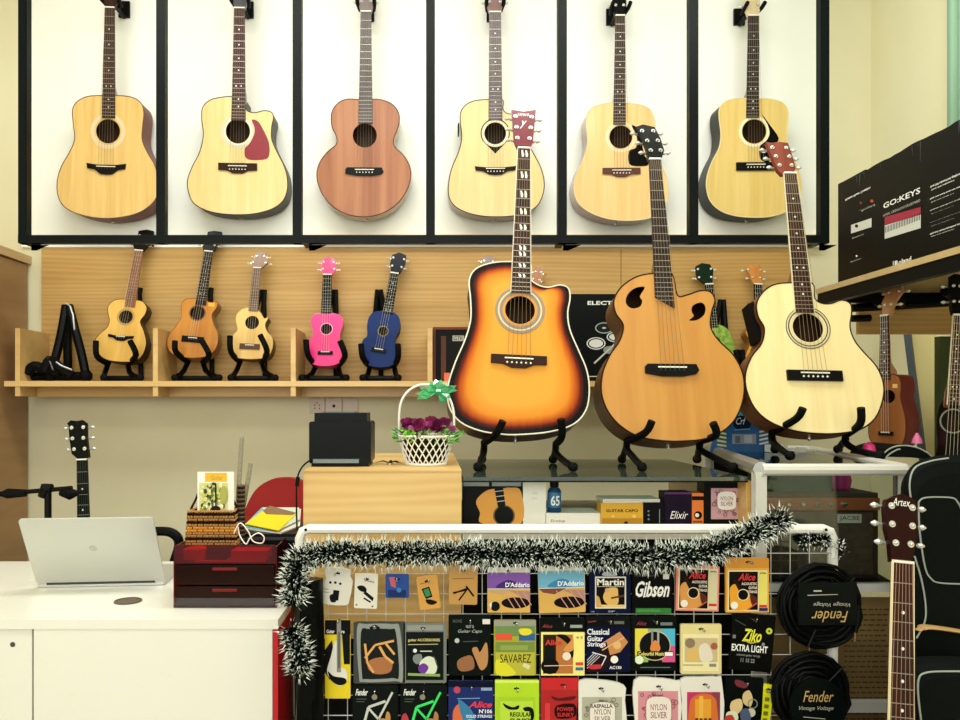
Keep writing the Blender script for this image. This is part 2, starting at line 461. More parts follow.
    if inlay:
        for i in (3, 5, 7, 9, 12, 15, 17):
            if i >= len(pos) or (pos[i]+pos[i-1])/2 < ev+.01: continue
            v = (pos[i]+pos[i-1])/2; g = pos[i-1]-pos[i]
            if inlay == 'dot':
                for du in ((-.3, .3) if i == 12 else (0,)):
                    im.prism(circ(du*hw(v)*1.3, v, .0032 if big else .0022, 10), fh, fh+.0005, wi)
        if inlay == 'block':
            for i in (1, 3, 5, 7, 9, 12, 13, 15, 17):
                if i >= len(pos): continue
                v = (pos[i]+pos[i-1])/2; g = min(.011, (pos[i-1]-pos[i])*.36); w = .0048
                for du in (-.0075, .0045):
                    im.prism([(du-.001, v+g), (du+w-.001, v+g), (du+w+.003, v-g*.2), (du+w+.002, v-g), (du+.001, v-g)], fh, fh+.0005, wi)
    fbo = fbm.build('fretboard', t)
    if fret_edge:
        for sgn in (-1, 1):
            M().prism([(sgn*(a-.0002), ev), (sgn*(c-.0002), nv), (sgn*(c+.0016), nv), (sgn*(a+.0016), ev)], 0, fh+.0004, mat(fret_edge, .4)).build('edge_binding', fbo)
    M().box((-c, nv-.002, 0), (c, nv+.003, fh+.003), mat('#efeadb', .4)).build('nut', t)
    # bridge
    bc = bcol or '#1a1312'; bm = wood(bc, bc, 'u') if bc.startswith('#') else bc
    bm = mat(bc, .4)
    style, bwid, bh = bridge[1], bridge[2]*k/2, bridge[3]*k/2
    if style == 'box': poly = [(-bwid, -bh), (bwid, -bh), (bwid, bh), (-bwid, bh)]
    elif style == 'belly': poly = [(-bwid, bh), (-bwid, -bh*.35), (-bwid*.55, -bh*.45), (-bwid*.25, -bh), (bwid*.25, -bh), (bwid*.55, -bh*.45), (bwid, -bh*.35), (bwid, bh)]
    elif style == 'moustache': poly = [(-bwid, bh), (-bwid*.96, bh*.1), (-bwid*.6, -bh*.1), (-bwid*.3, -bh*.9), (0, -bh), (bwid*.3, -bh*.9), (bwid*.6, -bh*.1), (bwid*.96, bh*.1), (bwid, bh), (bwid*.5, bh*.75), (-bwid*.5, bh*.75)]
    else: poly = [(-bwid, bh*.6), (-bwid*.9, bh), (bwid*.9, bh), (bwid, 0), (bwid*.88, -bh*.6), (bwid*.4, -bh), (-bwid*.4, -bh), (-bwid, -bh*.5)]
    br = M().prism([(bu+x, bv+y) for x, y in poly], 0, .008 if big else .006, bm).build('bridge', t)
    sw = min(bwid*.62, .04 if big else .019)
    M().box((bu-sw, bv+bh*.35, 0), (bu+sw, bv+bh*.35+.0035, .0105 if big else .008), mat(saddle or '#f0ecdc', .4)).build('saddle', br)
    if big and key not in ('G1',):
        for i in range(6):
            M().lathe([(.0028, 0), (.0028, .010), (.001, .0115)], mat('#efeadc' if key != 'NAT' else '#2a2a2a', .3), (bu+sw*.82*(i-2.5)/2.5, bv-bh*.25, 0), 8).build('bridge_pin', br)
    # strings
    sm = mat(strcol, .35, .5); top_z = fh+.0028
    for i in range(nstr):
        f = (i-(nstr-1)/2)/((nstr-1)/2)
        M().tube([(bu+f*sw*.8, bv-bh*.2, .006), (bu+f*sw*.8, bv+bh*.35+.002, .011 if big else .0085), (f*c*.78, nv, top_z)], .00055 if big else .00045, sm, 4).build('string', t)
    # headstock in its own slightly tipped-back frame
    hm = hcol if not isinstance(hcol, (str, tuple)) else (mat(hcol, .25, coat=.4) if isinstance(hcol, str) else wood(*hcol))
    hcx = None
    if head: hp = [L(*p) for p in head]
    else:
        hw_, hl_ = wn2*1.45, (.17 if big else .11)
        hp = [(-wn2, nv), (wn2, nv), (hw_*.95, nv+.03*hl_/.17), (hw_, nv+hl_), (hw_*.4, nv+hl_*1.06), (-hw_*.4, nv+hl_*1.06), (-hw_, nv+hl_), (-hw_*.95, nv+.03*hl_/.17)]
    ho = M().prism([(x, y-nv) for x, y in hp], -.014 if big else -.011, 0, hm or neckm).build('headstock', t)
    ho.location = (0, nv, -.0005); ho.rotation_euler = (R(-7 if not head else -5), 0, 0)
    hpy = [(x, y-nv) for x, y in hp]; htop = max(y for x, y in hpy); hbot = .0
    def span(y):
        xs = []
        for i in range(len(hpy)):
            (xa, ya), (xb, yb) = hpy[i], hpy[(i+1) % len(hpy)]
            if (ya-y)*(yb-y) < 0: xs.append(xa+(xb-xa)*(y-ya)/(yb-ya))
        return (min(xs), max(xs)) if len(xs) > 1 else (-wn2, wn2)
    if pegs:
        rows = nstr//2
        for i in range(rows):
            y = htop*((.27+.27*i) if rows == 3 else (.33+.38*i))
            a0, a1 = span(y)
            for sgn, e in ((-1, a0), (1, a1)):
                pm = M(); xi = e-sgn*(.011 if big else .008); pc = mat(post, .25, .8 if post != '#ffffff' else 0)
                pm.prism(circ(xi, y, .0065 if big else .0045, 12), 0, .0015, pc)
                pm.lathe([(.003, 0), (.003, .006), (.0015, .007)], pc, (xi, y, 0), 8)
                pm.box((min(xi, e+sgn*.006), y-.003, -.018 if big else -.013), (max(xi, e+sgn*.006), y+.003, -.0142 if big else -.0112), pc)
                l = .014 if big else .010
                pm.tube([(e-sgn*.002, y, -.015), (e+sgn*.008, y, -.012), (e+sgn*.009, y, -.012), (e+sgn*(.009+l*.5), y, -.012), (e+sgn*(.009+l), y, -.012)], [.0018, .0018, .004, .0062 if big else .005, .002], mat(button, .3, .5 if button.startswith('#d8') or button.startswith('#3') else 0), 8)
                pm.build('tuning_peg', ho)
            
    GUITARS[key] = (t, fr, L, nv, vtop, vmin, hl, ho, out)
    if extras: extras(t, sb, ho, L, k)
    return t

def hd(t, ho, L, nv, txt, box, italic=False, col='#f2efe6'):
    (a, b), (c, d) = L(box[0], box[3]), L(box[2], box[1])
    M().text(txt, a, b-nv, c, d-nv, .0006, mat(col, .4), italic).build('lettering', ho)

AMB = ('#d6ac62', '#e6c27c', 'v', 40, 16, .2, .3)
z1 = lambda *p: Zp(50, 85, 4.8, p); z2 = lambda *p: Zp(180, 85, 4.8, p); z3 = lambda *p: Zp(305, 85, 4.8, p)
z4 = lambda *p: Zp(440, 85, 4.8, p); z5 = lambda *p: Zp(565, 85, 4.8, p); z6 = lambda *p: Zp(690, 85, 4.8, p)
YW = 3.225
HG = 'acoustic guitars hanging in the wall rack'
guitar('G1', 'acoustic_guitar', 'amber top acoustic guitar hanging in the leftmost bay of the rack', YW, (110, 8), z1((277, 638))[0], 9.5, 13, z1((277, 160))[0],
       AMB, ('#5f2c1e', '#7d4030', 'v', 30, 12, .2, .5), MAH, outline=z1((245,50),(180,55),(130,80),(108,120),(112,190),(118,260),(95,320),(55,390),(35,460),(38,530),(70,585),(140,620),(230,638),(310,638),(400,622),(465,590),(510,540),(516,470),(505,390),(465,320),(442,260),(445,190),(450,130),(435,85),(390,58),(310,50)),
       tilt=-2, hole=(108, 131.2, 12), rosette=((13.5, 17.5, '#d9c49a'),), bridge=(z1((272, 405))[0], 'moustache', 39, 11), binding='#6d4a34', hcol=('#2a1710', '#3a2016'), group=HG)
guitar('G2', 'cutaway_guitar', 'pale yellow cutaway guitar with red pickguard hanging in second bay', YW, (239.6, 8.5), z2((278, 622))[0], 10.5, 14, z2((280, 172))[0],
       ('#e2c27c', '#ecd092', 'v', 40, 16, .3, .2), ('#2a2a22', '#3c3a2e', 'v', 30, 12, .25, .4), MAH, outline=z2((250,55),(190,60),(140,75),(108,110),(105,170),(112,240),(95,320),(60,390),(38,450),(38,500),(60,560),(110,595),(180,615),(270,622),(360,617),(440,595),(490,560),(513,510),(515,450),(500,390),(465,320),(440,260),(440,200),(448,160),(440,132),(405,123),(360,133),(325,125),(312,100),(308,60)),
       tilt=-2, hole=(237.9, 131.2, 12.1), rosette=((12.5, 14, '#efe7cf'), (14.6, 17.2, '#cfc6ac')), bridge=(z2((278, 401))[0], 'belly', 38.5, 10), bcol='#4a2416',
       pick=z2((345,168),(375,175),(400,215),(425,270),(430,320),(420,352),(380,360),(330,358),(312,340),(312,305),(335,280),(355,240),(358,205)), pickcol='#8a1c2c', binding='#4a3a28', hcol=('#3a3c40', '#4a4a50'), group=HG, fb=wood('#3a2018', '#54302a', 'v', 40, 12, .4, .1))
guitar('G3', 'acoustic_guitar', 'all brown mahogany guitar with rounded shoulders hanging in third bay', YW, (366, 12), z3((290, 632))[0], 10.5, 14, z3((290, 185))[0],
       ('#8f4f2e', '#b87a50', 'v', 22, 22, .45, .1), ('#c09a6a', '#cfae80', 'v', 30, 12, .3, .3), MAH, outline=z3((262,70),(200,68),(155,90),(128,135),(130,200),(150,245),(150,285),(110,320),(72,370),(57,430),(72,500),(110,560),(160,600),(220,625),(290,632),(350,622),(410,595),(460,550),(495,490),(508,430),(498,380),(470,335),(430,295),(425,260),(440,220),(453,170),(445,125),(415,90),(370,72),(320,68)),
       tilt=-2, hole=(364.8, 135.4, 12), bridge=(z3((286, 417))[0], 'octagon', 38, 8), bcol='#14201e', binding='#5a3020', hcol=('#7a6a6a', '#8a7a76'), group=HG, inlay=None, fb=wood('#3c3236', '#5a4a4c', 'v', 40, 12, .4, .1), depth=.09)
def teardrop(t, sb, ho, L, k):
    hu, hv = L(495.2, 133.3)
    r = 14.6*k
    pts = [(hu+r*math.cos(a), hv+r*math.sin(a)) for a in [R(-30+i*10) for i in range(25)]]+[(hu-.004, hv-r*1.3), (hu, hv-r*1.38), (hu+.004, hv-r*1.3)]
    M().prism(pts, 0, .0004, mat('#231c1c', .4), holes=[circ(hu, hv, 13.6*k, 30)]).build('rosette', sb)
    u, v = L(459.5, 127)
    M().box((u-.006, v-.022, -.06), (u-.0005, v+.022, -.015), BLK).build('preamp_knobs', t)
guitar('G4', 'cutaway_guitar', 'pale cutaway guitar with teardrop black rosette hanging in fourth bay', YW, (495, 12.5), z4((268, 632))[0], 11.5, 13.8, z4((268, 168))[0],
       ('#dfc080', '#ead092', 'v', 40, 16, .3, .2), ('#8a7468', '#9c877a', 'v', 30, 12, .3, .3), MAH, outline=z4((235,70),(170,75),(125,95),(100,130),(98,180),(105,250),(90,320),(60,390),(43,460),(42,530),(70,580),(130,612),(200,628),(270,632),(350,628),(420,610),(470,575),(495,520),(500,465),(485,400),(455,340),(430,290),(425,230),(428,180),(420,150),(390,135),(350,140),(320,135),(302,115),(300,70)),
       tilt=-2, hole=(495.2, 133.3, 10.8), rosette=((11, 13, '#ece2c8'),), bridge=(z4((266, 412))[0], 'moustache', 41, 8.5), bcol='#2a1c1a', binding='#4a3a30', hcol=('#7a5a5a', '#8a6a66'), group=HG, inlay='dot', fb=wood('#4a3c44', '#66545a', 'v', 40, 12, .4, .1), extras=teardrop)
guitar('G5', 'acoustic_guitar', 'honey top guitar with scrolled black pickguard hanging in fifth bay', YW, (620, 16), z5((258, 649))[0], 9.5, 12.3, z5((270, 190))[0],
       ('#e6bd78', '#f2cf92', 'v', 40, 16, .16, .5), ('#7a4a36', '#94604a', 'v', 30, 12, .2, .5), MAH, outline=z5((240,85),(180,92),(130,110),(105,145),(103,210),(108,280),(90,350),(58,420),(42,490),(60,560),(110,605),(180,635),(250,648),(330,650),(400,640),(450,615),(485,570),(495,520),(488,450),(465,390),(440,320),(430,250),(432,190),(425,150),(405,115),(360,95),(300,88)),
       tilt=-2, hole=(620.8, 137, 11.4), rosette=((12.4, 15.2, '#e2d2ac'),), bridge=(z5((270, 420))[0], 'belly', 37.5, 8.5), bcol='#5a3226',
       pick=z5((320,195),(345,205),(368,240),(372,300),(385,345),(400,360),(395,387),(320,387),(303,355),(310,315),(340,300),(345,250)), binding='#e0cfa4', hcol='#141414', group=HG)
def logo6(t, sb, ho, L, k):
    m = M(); pm = mat('#e8e2cc', .4)
    for c in ((764, 152), (766, 159.5)):
        u, v = L(*c); m.prism([(u-.012, v-.002), (u+.008, v+.003), (u+.011, v+.003), (u+.003, v-.004), (u-.008, v-.004)], .0017, .0021, pm)
    m.build('pickguard_decal', sb)
guitar('G6', 'acoustic_guitar', 'yellow top guitar with pointed black pickguard hanging in sixth bay', YW, (753.3, 16), z6((295, 635))[0], 10.5, 12.5, z6((312, 158))[0],
       ('#dab866', '#e6c87c', 'v', 40, 16, .2, .3), ('#12160f', '#1e2218', 'v', 30, 12, .2, .5), MAH, outline=z6((285,65),(220,65),(170,80),(143,110),(140,160),(148,230),(140,300),(105,370),(82,440),(80,500),(100,560),(150,605),(220,628),(300,635),(380,632),(450,612),(500,580),(530,530),(535,470),(520,400),(490,340),(468,270),(468,200),(472,140),(460,100),(430,78),(380,67),(335,65)),
       tilt=-2, hole=(754.2, 131.4, 12), rosette=((12.6, 15.2, '#f0e6c4'),), bridge=(z6((312, 392))[0], 'box', 38, 8), bcol='#0e0c0b',
       pick=z6((345,142),(385,195),(425,255),(405,290),(385,330),(380,370),(345,362),(333,335),(337,292),(365,268),(382,235),(372,190)), binding='#e9d9a8', hcol=('#c9b48a', '#d9c49a'), group=HG, fb=EB, extras=logo6)

zs = lambda *p: Zp(440, 240, 3, p); zn = lambda *p: Zp(590, 240, 3, p); zc = lambda *p: Zp(735, 240, 3, p)
def ex_sun(t, sb, ho, L, k):
    nv = L(524, 149)[1]
    hd(t, ho, L, nv, 'YAMAHA', (518, 111, 530, 113.6))
    hd(t, ho, L, nv, 'y', (520, 119, 527, 127), True)
YC = 2.08
def side_preamp(t, L):
    a, b = L(752, 300), L(762, 338)
    m = M(); m.prism([(a[0]-.004, a[1]-.004), (a[0]+.012, a[1]+.004), (b[0]+.01, b[1]), (b[0]-.006, b[1]-.004)][::-1], -.066, -.018, BLK); m.build('side_preamp', t)
guitar('SUN', 'sunburst_guitar', 'large orange and black sunburst cutaway guitar standing on the glass case', YC, (524, 149), zs((232, 583))[0], 13.6, 20.5, (520.2, 293),
       burst_mat(), ('#2a1810', '#3c2418', 'v', 20, 12, .2, .6), MAH, outline=zs((213,65),(160,68),(110,85),(88,120),(92,180),(92,240),(75,300),(45,370),(24,440),(28,500),(60,545),(120,572),(190,583),(250,583),(330,575),(400,553),(438,510),(448,450),(440,390),(415,330),(390,270),(383,220),(390,175),(385,145),(360,135),(325,142),(295,135),(272,115),(270,70)),
       tilt=14, hole=(520, 310, 15.5), rosette=((16, 18, '#c88a3a'), (18.5, 21, '#7d7a72'), (21.6, 23, '#d8c9a0'), (23.4, 26, '#8a8070')), bridge=(zs((236, 366))[0], 'belly', 57, 13.5), bcol='#4a281c', binding='#e6dfc8',
       head=[(512, 107), (524, 109), (536.5, 107), (534.5, 128), (533, 141), (530, 147.5), (517.5, 147.5), (514, 139)], hcol='#6e2430', inlay='block', fret_edge='#e6dfc8', extras=ex_sun, cat='guitar', frets=20)
guitar('NAT', 'natural_guitar', 'orange brown round-bodied cutaway guitar with two comma shaped sound holes', YC, (654.6, 160), zn((252, 603))[0], 13.2, 19.5, (668.5, 303),
       ('#b67a2e', '#c58d3e', 'v', 30, 14, .4, .05), ('#4a2e18', '#6a4828', 'v', 20, 12, .25, .5), MAH, outline=zn((190,100),(140,110),(95,140),(72,180),(78,220),(100,255),(90,300),(60,345),(38,400),(35,460),(55,515),(95,560),(150,590),(220,602),(280,603),(350,595),(410,565),(445,520),(462,460),(458,400),(430,345),(385,300),(362,260),(365,215),(375,180),(360,155),(330,152),(290,165),(262,165),(245,100)),
       tilt=14, hole=None, holes=[zn((165,141),(135,144),(112,165),(108,190),(125,205),(150,200),(157,182),(150,168)), zn((332,187),(308,197),(305,215),(311,228),(297,241),(322,240),(344,222),(346,198))],
       bridge=(zn((245, 392))[0], 'octagon', 55, 13), bcol='#14130f', binding='#3a2612', head=z5((342,190),(380,177),(435,190),(462,250),(478,310),(465,352),(400,355),(395,310),(372,235)), hcol='#171713', inlay=None, cut=6, frets=21, fb=EB, post='#a8a8a0', button='#d8d8d4')
guitar('CRM', 'cream_guitar', 'cream topped small cutaway guitar standing on the right hand case', YC, (789.6, 174), zc((245, 581))[0], 13.6, 19.5, (804.5, 313),
       ('#e4cf92', '#eedca4', 'v', 40, 16, .35, .1), ('#5a3018', '#7c4a28', 'v', 20, 12, .25, .5), MAH, outline=zc((172,128),(120,133),(85,155),(65,190),(70,230),(88,265),(80,310),(50,350),(32,400),(35,450),(60,505),(105,545),(170,570),(240,580),(310,580),(375,568),(420,535),(443,480),(445,430),(425,380),(385,335),(358,300),(345,260),(350,215),(345,190),(320,180),(290,190),(262,190),(240,175),(232,130)),
       tilt=14, depth=.083, hole=(808, 327.7, 15.8), rosette=((16.6, 18.5, '#d8cba0'), (19.5, 20.5, '#3b342a'), (21, 22, '#cfc8a8'), (22.4, 23, '#4a4438')), bridge=(zc((237, 408))[0], 'box', 56, 11), bcol='#171512', binding='#3a2a1c',
       head=z6((372,262),(400,268),(438,262),(478,268),(498,340),(510,395),(497,424),(442,428),(422,405),(400,340)), hcol=('#6a2a1e', '#84402e'), inlay='dot', frets=20, fret_edge='#d8cfae', extras=lambda t, sb, ho, L, k: side_preamp(t, L))
# ---------------------------------------------------------------- ukuleles on the shelf
ua = lambda *p: Zp(80, 220, 4.233, p); ub = lambda *p: Zp(215, 240, 4.8, p); uc = lambda *p: Zp(340, 240, 4.8, p); ug = lambda *p: Zp(690, 250, 4.8, p)
YU = 3.19
UG = 'ukuleles standing on the oak shelf'
UKE = dict(tilt=10, depth=.06, nstr=4, cat='ukulele', group=UG, hangdot=False, frets=14, strcol='#e6e0d0')
guitar('U1', 'ukulele', 'honey top concert ukulele leftmost on the oak shelf', YU, ua((250, 130))[0], ua((175, 598))[0], 8.5, 10.5, ua((204, 368))[0],
       ('#d9a443', '#ecbf62', 'v', 30, 14, .35, .2), ('#2a1a10', '#3a2416'), wood('#7a4a30', '#94603e', 'v'), outline=ua((195,335),(150,338),(122,360),(118,390),(125,425),(115,455),(85,480),(65,510),(75,560),(110,590),(170,600),(230,597),(265,570),(280,520),(270,470),(255,430),(275,400),(282,370),(265,345),(225,337)),
       hole=ua((194, 410))[0]+(7,), rosette=((7.2, 9, '#b98f4c'),), bridge=(ua((173, 500))[0], 'moustache', 26, 6), bcol='#1a120e', head=ua((232,127),(222,102),(240,70),(245,42),(278,36),(308,42),(308,62),(292,100),(268,130)), hcol='#241a14', button='#101010', fb=wood('#7a4a34', '#946046', 'v'), binding='#3a2412', inlay=None, **UKE)
def stick(t, sb, ho, L, k):
    u, v = L(211.5, 304.6); M().box((u-.013, v-.008, 0), (u+.013, v+.008, .0008), mat('#ffb52a', .5)).build('price_sticker', sb)
guitar('U2', 'ukulele', 'orange brown cutaway ukulele with black fretboard and price sticker', YU, ua((545, 134))[0], ua((478, 581))[0], 8.8, 11, ua((503, 360))[0],
       ('#b9701e', '#cf8a32', 'v', 30, 14, .3, .3), ('#7a4416', '#8f5420'), MAH, outline=ua((470,332),(440,340),(428,370),(430,410),(405,450),(375,490),(370,530),(390,565),(440,580),(500,582),(550,570),(580,530),(583,480),(565,440),(558,400),(578,370),(580,345),(550,350),(525,335)),
       hole=ua((497, 393))[0]+(7.4,), rosette=((7.6, 8.6, '#7a5530'),), bridge=(ua((478, 506))[0], 'box', 22, 6), bcol='#141010', head=ua((522,130),(516,100),(535,70),(538,46),(565,42),(598,46),(600,66),(580,100),(568,130)), hcol='#101512', button='#d8d8d4', fb=EB, binding='#8a5a28', extras=stick, **UKE)
guitar('U3', 'ukulele', 'pale yellow ukulele with small notched cutaway on black stand', YU, ub((203, 135))[0], ub((163, 569))[0], 8, 9.5, ub((184, 342))[0],
       ('#e2b561', '#efc97c', 'v', 30, 14, .4, .1), ('#3a2a18', '#4a3620'), wood('#8a5c3c', '#a0704c', 'v'), outline=ub((175,325),(135,330),(105,355),(100,390),(108,430),(85,460),(82,510),(88,555),(130,568),(190,570),(250,560),(275,520),(275,470),(250,440),(240,405),(255,372),(235,376),(215,345)),
       hole=ub((178, 396))[0]+(7,), bridge=(ub((167, 512))[0], 'box', 20, 5.5), bcol='#5a3c2a', head=ub((183,132),(172,105),(190,75),(195,50),(222,58),(245,52),(245,80),(255,105),(224,134)), hcol=('#7a5236', '#8f6444'), button='#e9dfa8', fb=wood('#5a3c2c', '#74523c', 'v'), binding='#c9a25a', inlay=None, **UKE)
guitar('U4', 'ukulele', 'bright pink ukulele standing on a black stand', YU, ub((540, 167))[0], ub((525, 600))[0], 9, 10.5, ub((533, 352))[0],
       mat('#f81f86', .3, coat=.4), mat('#c01060', .3, coat=.4), mat('#e01878', .3), outline=ub((520,350),(480,355),(460,385),(468,430),(470,455),(448,490),(447,550),(460,590),(510,604),(570,600),(605,580),(610,540),(600,490),(600,450),(615,400),(605,365),(565,350)),
       hole=ub((535, 427))[0]+(5.6,), rosette=((5.6, 6.4, '#ffb0d0'),), bridge=(ub((530, 543))[0], 'box', 15, 3.6), bcol='#1a1010', head=ub((518,163),(508,135),(513,95),(530,82),(545,78),(562,84),(576,92),(582,135),(564,165)), hcol='#f02a78', post='#ffffff', button='#ffd8e4', fb=mat('#1c2422', .4), binding=None, inlay=None, **UKE)
guitar('U5', 'ukulele', 'dark blue ukulele leaning right on a black stand', YU, uc((262, 160))[0], uc((184, 609))[0], 8.5, 10.5, uc((226, 352))[0],
       mat('#0a2a66', .5, spec=.2), mat('#081c44', .5, spec=.2), mat('#0a1a38', .35), outline=uc((205,340),(165,345),(140,370),(130,410),(130,460),(110,480),(98,530),(105,580),(150,605),(210,610),(260,595),(275,550),(270,500),(265,470),(285,430),(288,385),(270,355),(245,345)),
       hole=uc((207, 437))[0]+(4.6,), rosette=((4.6, 5.6, '#7a6a3a'),), bridge=(uc((186, 530))[0], 'box', 15, 4), bcol='#0a0f18', head=uc((245,155),(240,110),(250,68),(285,55),(318,70),(315,110),(288,160)), hcol='#0a1426', post='#ffffff', button='#d8dce4', fb=mat('#12181e', .4), binding=None, **UKE)
GREEN = wood('#5f8a2c', '#a8c84e', 'u', 60, 1, .35, .2)
guitar('U6', 'ukulele', 'lime green patterned ukulele with dark green headstock half hidden', YU, ug((91, 165))[0], ug((138, 668))[0], 8.5, 10.5, ug((112, 372))[0],
       GREEN, mat('#3a5a1c', .4), mat('#16321e', .4), outline=ug((105,360),(60,380),(50,430),(60,480),(40,520),(30,580),(50,650),(120,670),(200,650),(240,600),(235,540),(222,500),(205,430),(180,380),(140,358)),
       hole=ug((120, 440))[0]+(5.6,), bridge=(ug((130, 570))[0], 'box', 15, 4), head=ug((72,162),(35,130),(30,75),(60,58),(100,65),(115,95),(108,162)), hcol='#12351f', post='#ffffff', button='#cfe0cf', fb=mat('#0f1a14', .4), binding=None, inlay=None, **UKE)
guitar('U7', 'ukulele', 'golden orange ukulele with carved orange headstock behind cream guitar', YU, ug((326, 165))[0], ug((340, 678))[0], 8.5, 10.5, ug((332, 365))[0],
       ('#d98f1c', '#efae34', 'v', 30, 14, .35, .2), ('#9a5c14', '#b0701c'), MAH, outline=ug((320,360),(285,365),(270,400),(290,445),(262,520),(250,590),(280,660),(350,680),(420,650),(440,580),(420,500),(410,440),(425,395),(400,365),(350,358)),
       hole=ug((338, 440))[0]+(5.6,), bridge=(ug((338, 570))[0], 'box', 15, 4), head=ug((305,162),(290,120),(272,90),(285,70),(300,65),(320,76),(340,66),(352,100),(343,162)), hcol=('#b8702a', '#cf8a3c'), button='#e6e0d0', fb=mat('#17130f', .4), binding=None, inlay=None, **UKE)
guitar('U8', 'ukulele', 'brown ukulele hidden behind the sunburst guitar, only headstock pegs showing left of its neck', YU+.01, (489, 276), (478, 376), 8.5, 10.5, (486, 318),
       ('#a87838', '#c0904c'), MAH, MAH, gen=(.085, .24), hole=(484, 330, 5.6), bridge=((481, 357), 'box', 15, 4), head=[(485, 275), (481, 266), (483, 256), (493, 255), (496, 266), (493, 275)], hcol=('#5a3c28', '#74503a'), button='#f2ead8', fb=RW, binding=None, inlay=None, **UKE)
guitar('U9', 'ukulele', 'ukulele behind the sunburst guitar with orange headstock showing right of its neck', YU+.01, (534, 286), (520, 376), 8.5, 10.5, (529, 322),
       ('#c08a40', '#d0a050'), MAH, MAH, gen=(.08, .22), hole=(527, 334, 5.6), bridge=((523, 359), 'box', 15, 4), head=[(530, 285), (533, 273), (536, 265), (543, 266), (543, 276), (539, 286)], hcol=('#9a5c20', '#b8742c'), button='#b8742c', fb=RW, binding=None, inlay=None, **UKE)

# ---------------------------------------------------------------- stands
def stand(name, label, parts, group=None, r=.0085, feet=()):
    allp = [W(*p) for _, pl in parts for p in pl]
    z = min(p.z for p in allp)-r; c = Vector((sum(p.x for p in allp)/len(allp), sum(p.y for p in allp)/len(allp), z))
    t = thing(name, label, 'stand', c, group)
    for nm, pl in parts:
        pts = spline([W(*p)-c for p in pl], 4) if len(pl) > 2 else [W(*p)-c for p in pl]
        rr = r*(.9 if nm != 'hook_arm' else 1.0)
        o = M().tube(pts, rr, BLK if nm != 'hook_arm' else RUB, 8).build(nm, t)
        if nm in ('leg', 'foot'):
            e = pts[-1]; M().lathe([(0, -rr*1.35), (rr*.8, -rr*1.2), (rr*1.3, -rr*.6), (rr*1.4, 0), (rr*1.3, rr*.6), (rr*.8, rr*1.2), (0, rr*1.35)], RUB, tuple(e), 12).build('rubber_foot', o)
    return t
YS0 = YC-.03
def on(px, z, Y):    # pixel row of a point at height z and depth Y
    return (px, HZ-(z-ZC)*F/Y, Y)
GT = 1.075; rS = .0105
def big_stand(lab, L, Rr, apex, gz):
    # L / Rr: hook tip, hook bend, joint, front foot (px); a rear leg runs back to the case top
    parts = []
    for side in (L, Rr):
        tip, bend, joint, foot, rear = side
        parts.append(('hook_arm', [(tip[0], tip[1], YC-.052), (bend[0], bend[1], YC-.03), (joint[0], joint[1]-6, YC+.06)]))
        parts.append(('leg', [(joint[0], joint[1]-8, YC+.07), (joint[0], joint[1]+2, YC+.06), (joint[0]*.6+foot[0]*.4, joint[1]+10, YC-.0), on(foot[0], gz+rS*1.2, YC-.09)]))
        parts.append(('foot', [(joint[0], joint[1]-2, YC+.065), on(rear, gz+rS*1.2, YC+.2)]))
    a, b = L[2], Rr[2]
    parts.append(('cross_bar', [(a[0], a[1]-24, YC+.125), (b[0], b[1]-24, YC+.125)]))
    stand('guitar_stand', lab, parts, 'black A-frame stands on the display cases', rS)
big_stand('black folding stand under the sunburst guitar', ((503, 421), (496, 434), (484, 449), (478, 470), 482), ((561, 419), (562, 436), (556, 450), (573, 470), 553), None, GT)
big_stand('black folding stand under the round orange brown guitar', ((652, 421), (645, 433), (627, 447), (642, 470), 622), ((713, 423), (716, 435), (700, 447), (733, 471), 697), None, GT)
GT2 = 1.105
big_stand('black folding stand under the cream guitar', ((803, 408), (796, 419), (772, 438), (790, 455), 775), ((861, 408), (860, 424), (846, 441), (880, 456), 838), None, GT2)

def uke_stand(lab, hl, hr, apex, fl, frt):
    g = 'small black ukulele stands on the shelf'; zf = SH+.0145
    Yf = YU-.055; cy = (hl[2][1]+hr[2][1])/2
    parts = [('hook_arm', [(hl[0][0], hl[0][1], Yf), (hl[1][0], hl[1][1], Yf+.005), (hl[2][0], hl[2][1], YU+.07)]),
             ('hook_arm', [(hr[0][0], hr[0][1], Yf), (hr[1][0], hr[1][1], Yf+.005), (hr[2][0], hr[2][1], YU+.07)]),
             ('leg', [(apex[0]-1.5, apex[1], YU+.125), (hl[2][0], hl[2][1], YU+.075), on(fl, zf, YU-.05)]),
             ('leg', [(apex[0]+1.5, apex[1], YU+.125), (hr[2][0], hr[2][1], YU+.075), on(frt, zf, YU-.05)]),
             ('rear_strut', [(apex[0], apex[1]+2, YU+.13), (apex[0]+1, apex[1]+20, YU+.14), on(apex[0]+2, zf, YU+.14)]),
             ('cross_bar', [on(fl, zf, YU+.01), on(frt, zf, YU+.01)])]
    t = stand('ukulele_stand', lab, parts, g, .0125)
uke_stand('small black stand holding the leftmost ukulele', ((96, 341), (97, 356), (108, 364)), ((130, 341), (136, 355), (128, 364)), (139, 288), 104, 140)
uke_stand('small black stand holding the orange brown cutaway ukulele', ((175, 341), (176, 352), (188, 362)), ((202, 341), (209, 355), (203, 362)), (210, 288), 175, 219)
uke_stand('small black stand holding the pale yellow ukulele', ((230, 336), (231, 352), (240, 362)), ((260, 335), (267, 351), (262, 362)), (263, 290), 231, 275)
uke_stand('small black stand holding the pink ukulele', ((306, 340), (308, 355), (316, 366)), ((340, 341), (345, 356), (338, 366)), (334, 290), 302, 346)
uke_stand('small black stand holding the dark blue ukulele', ((361, 344), (363, 358), (370, 366)), ((398, 344), (398, 358), (394, 366)), (379, 290), 363, 398)
uke_stand('small black stand behind the green ukulele', ((700, 350), (702, 366), (708, 374)), ((736, 350), (738, 366), (730, 374)), (722, 300), 704, 738)
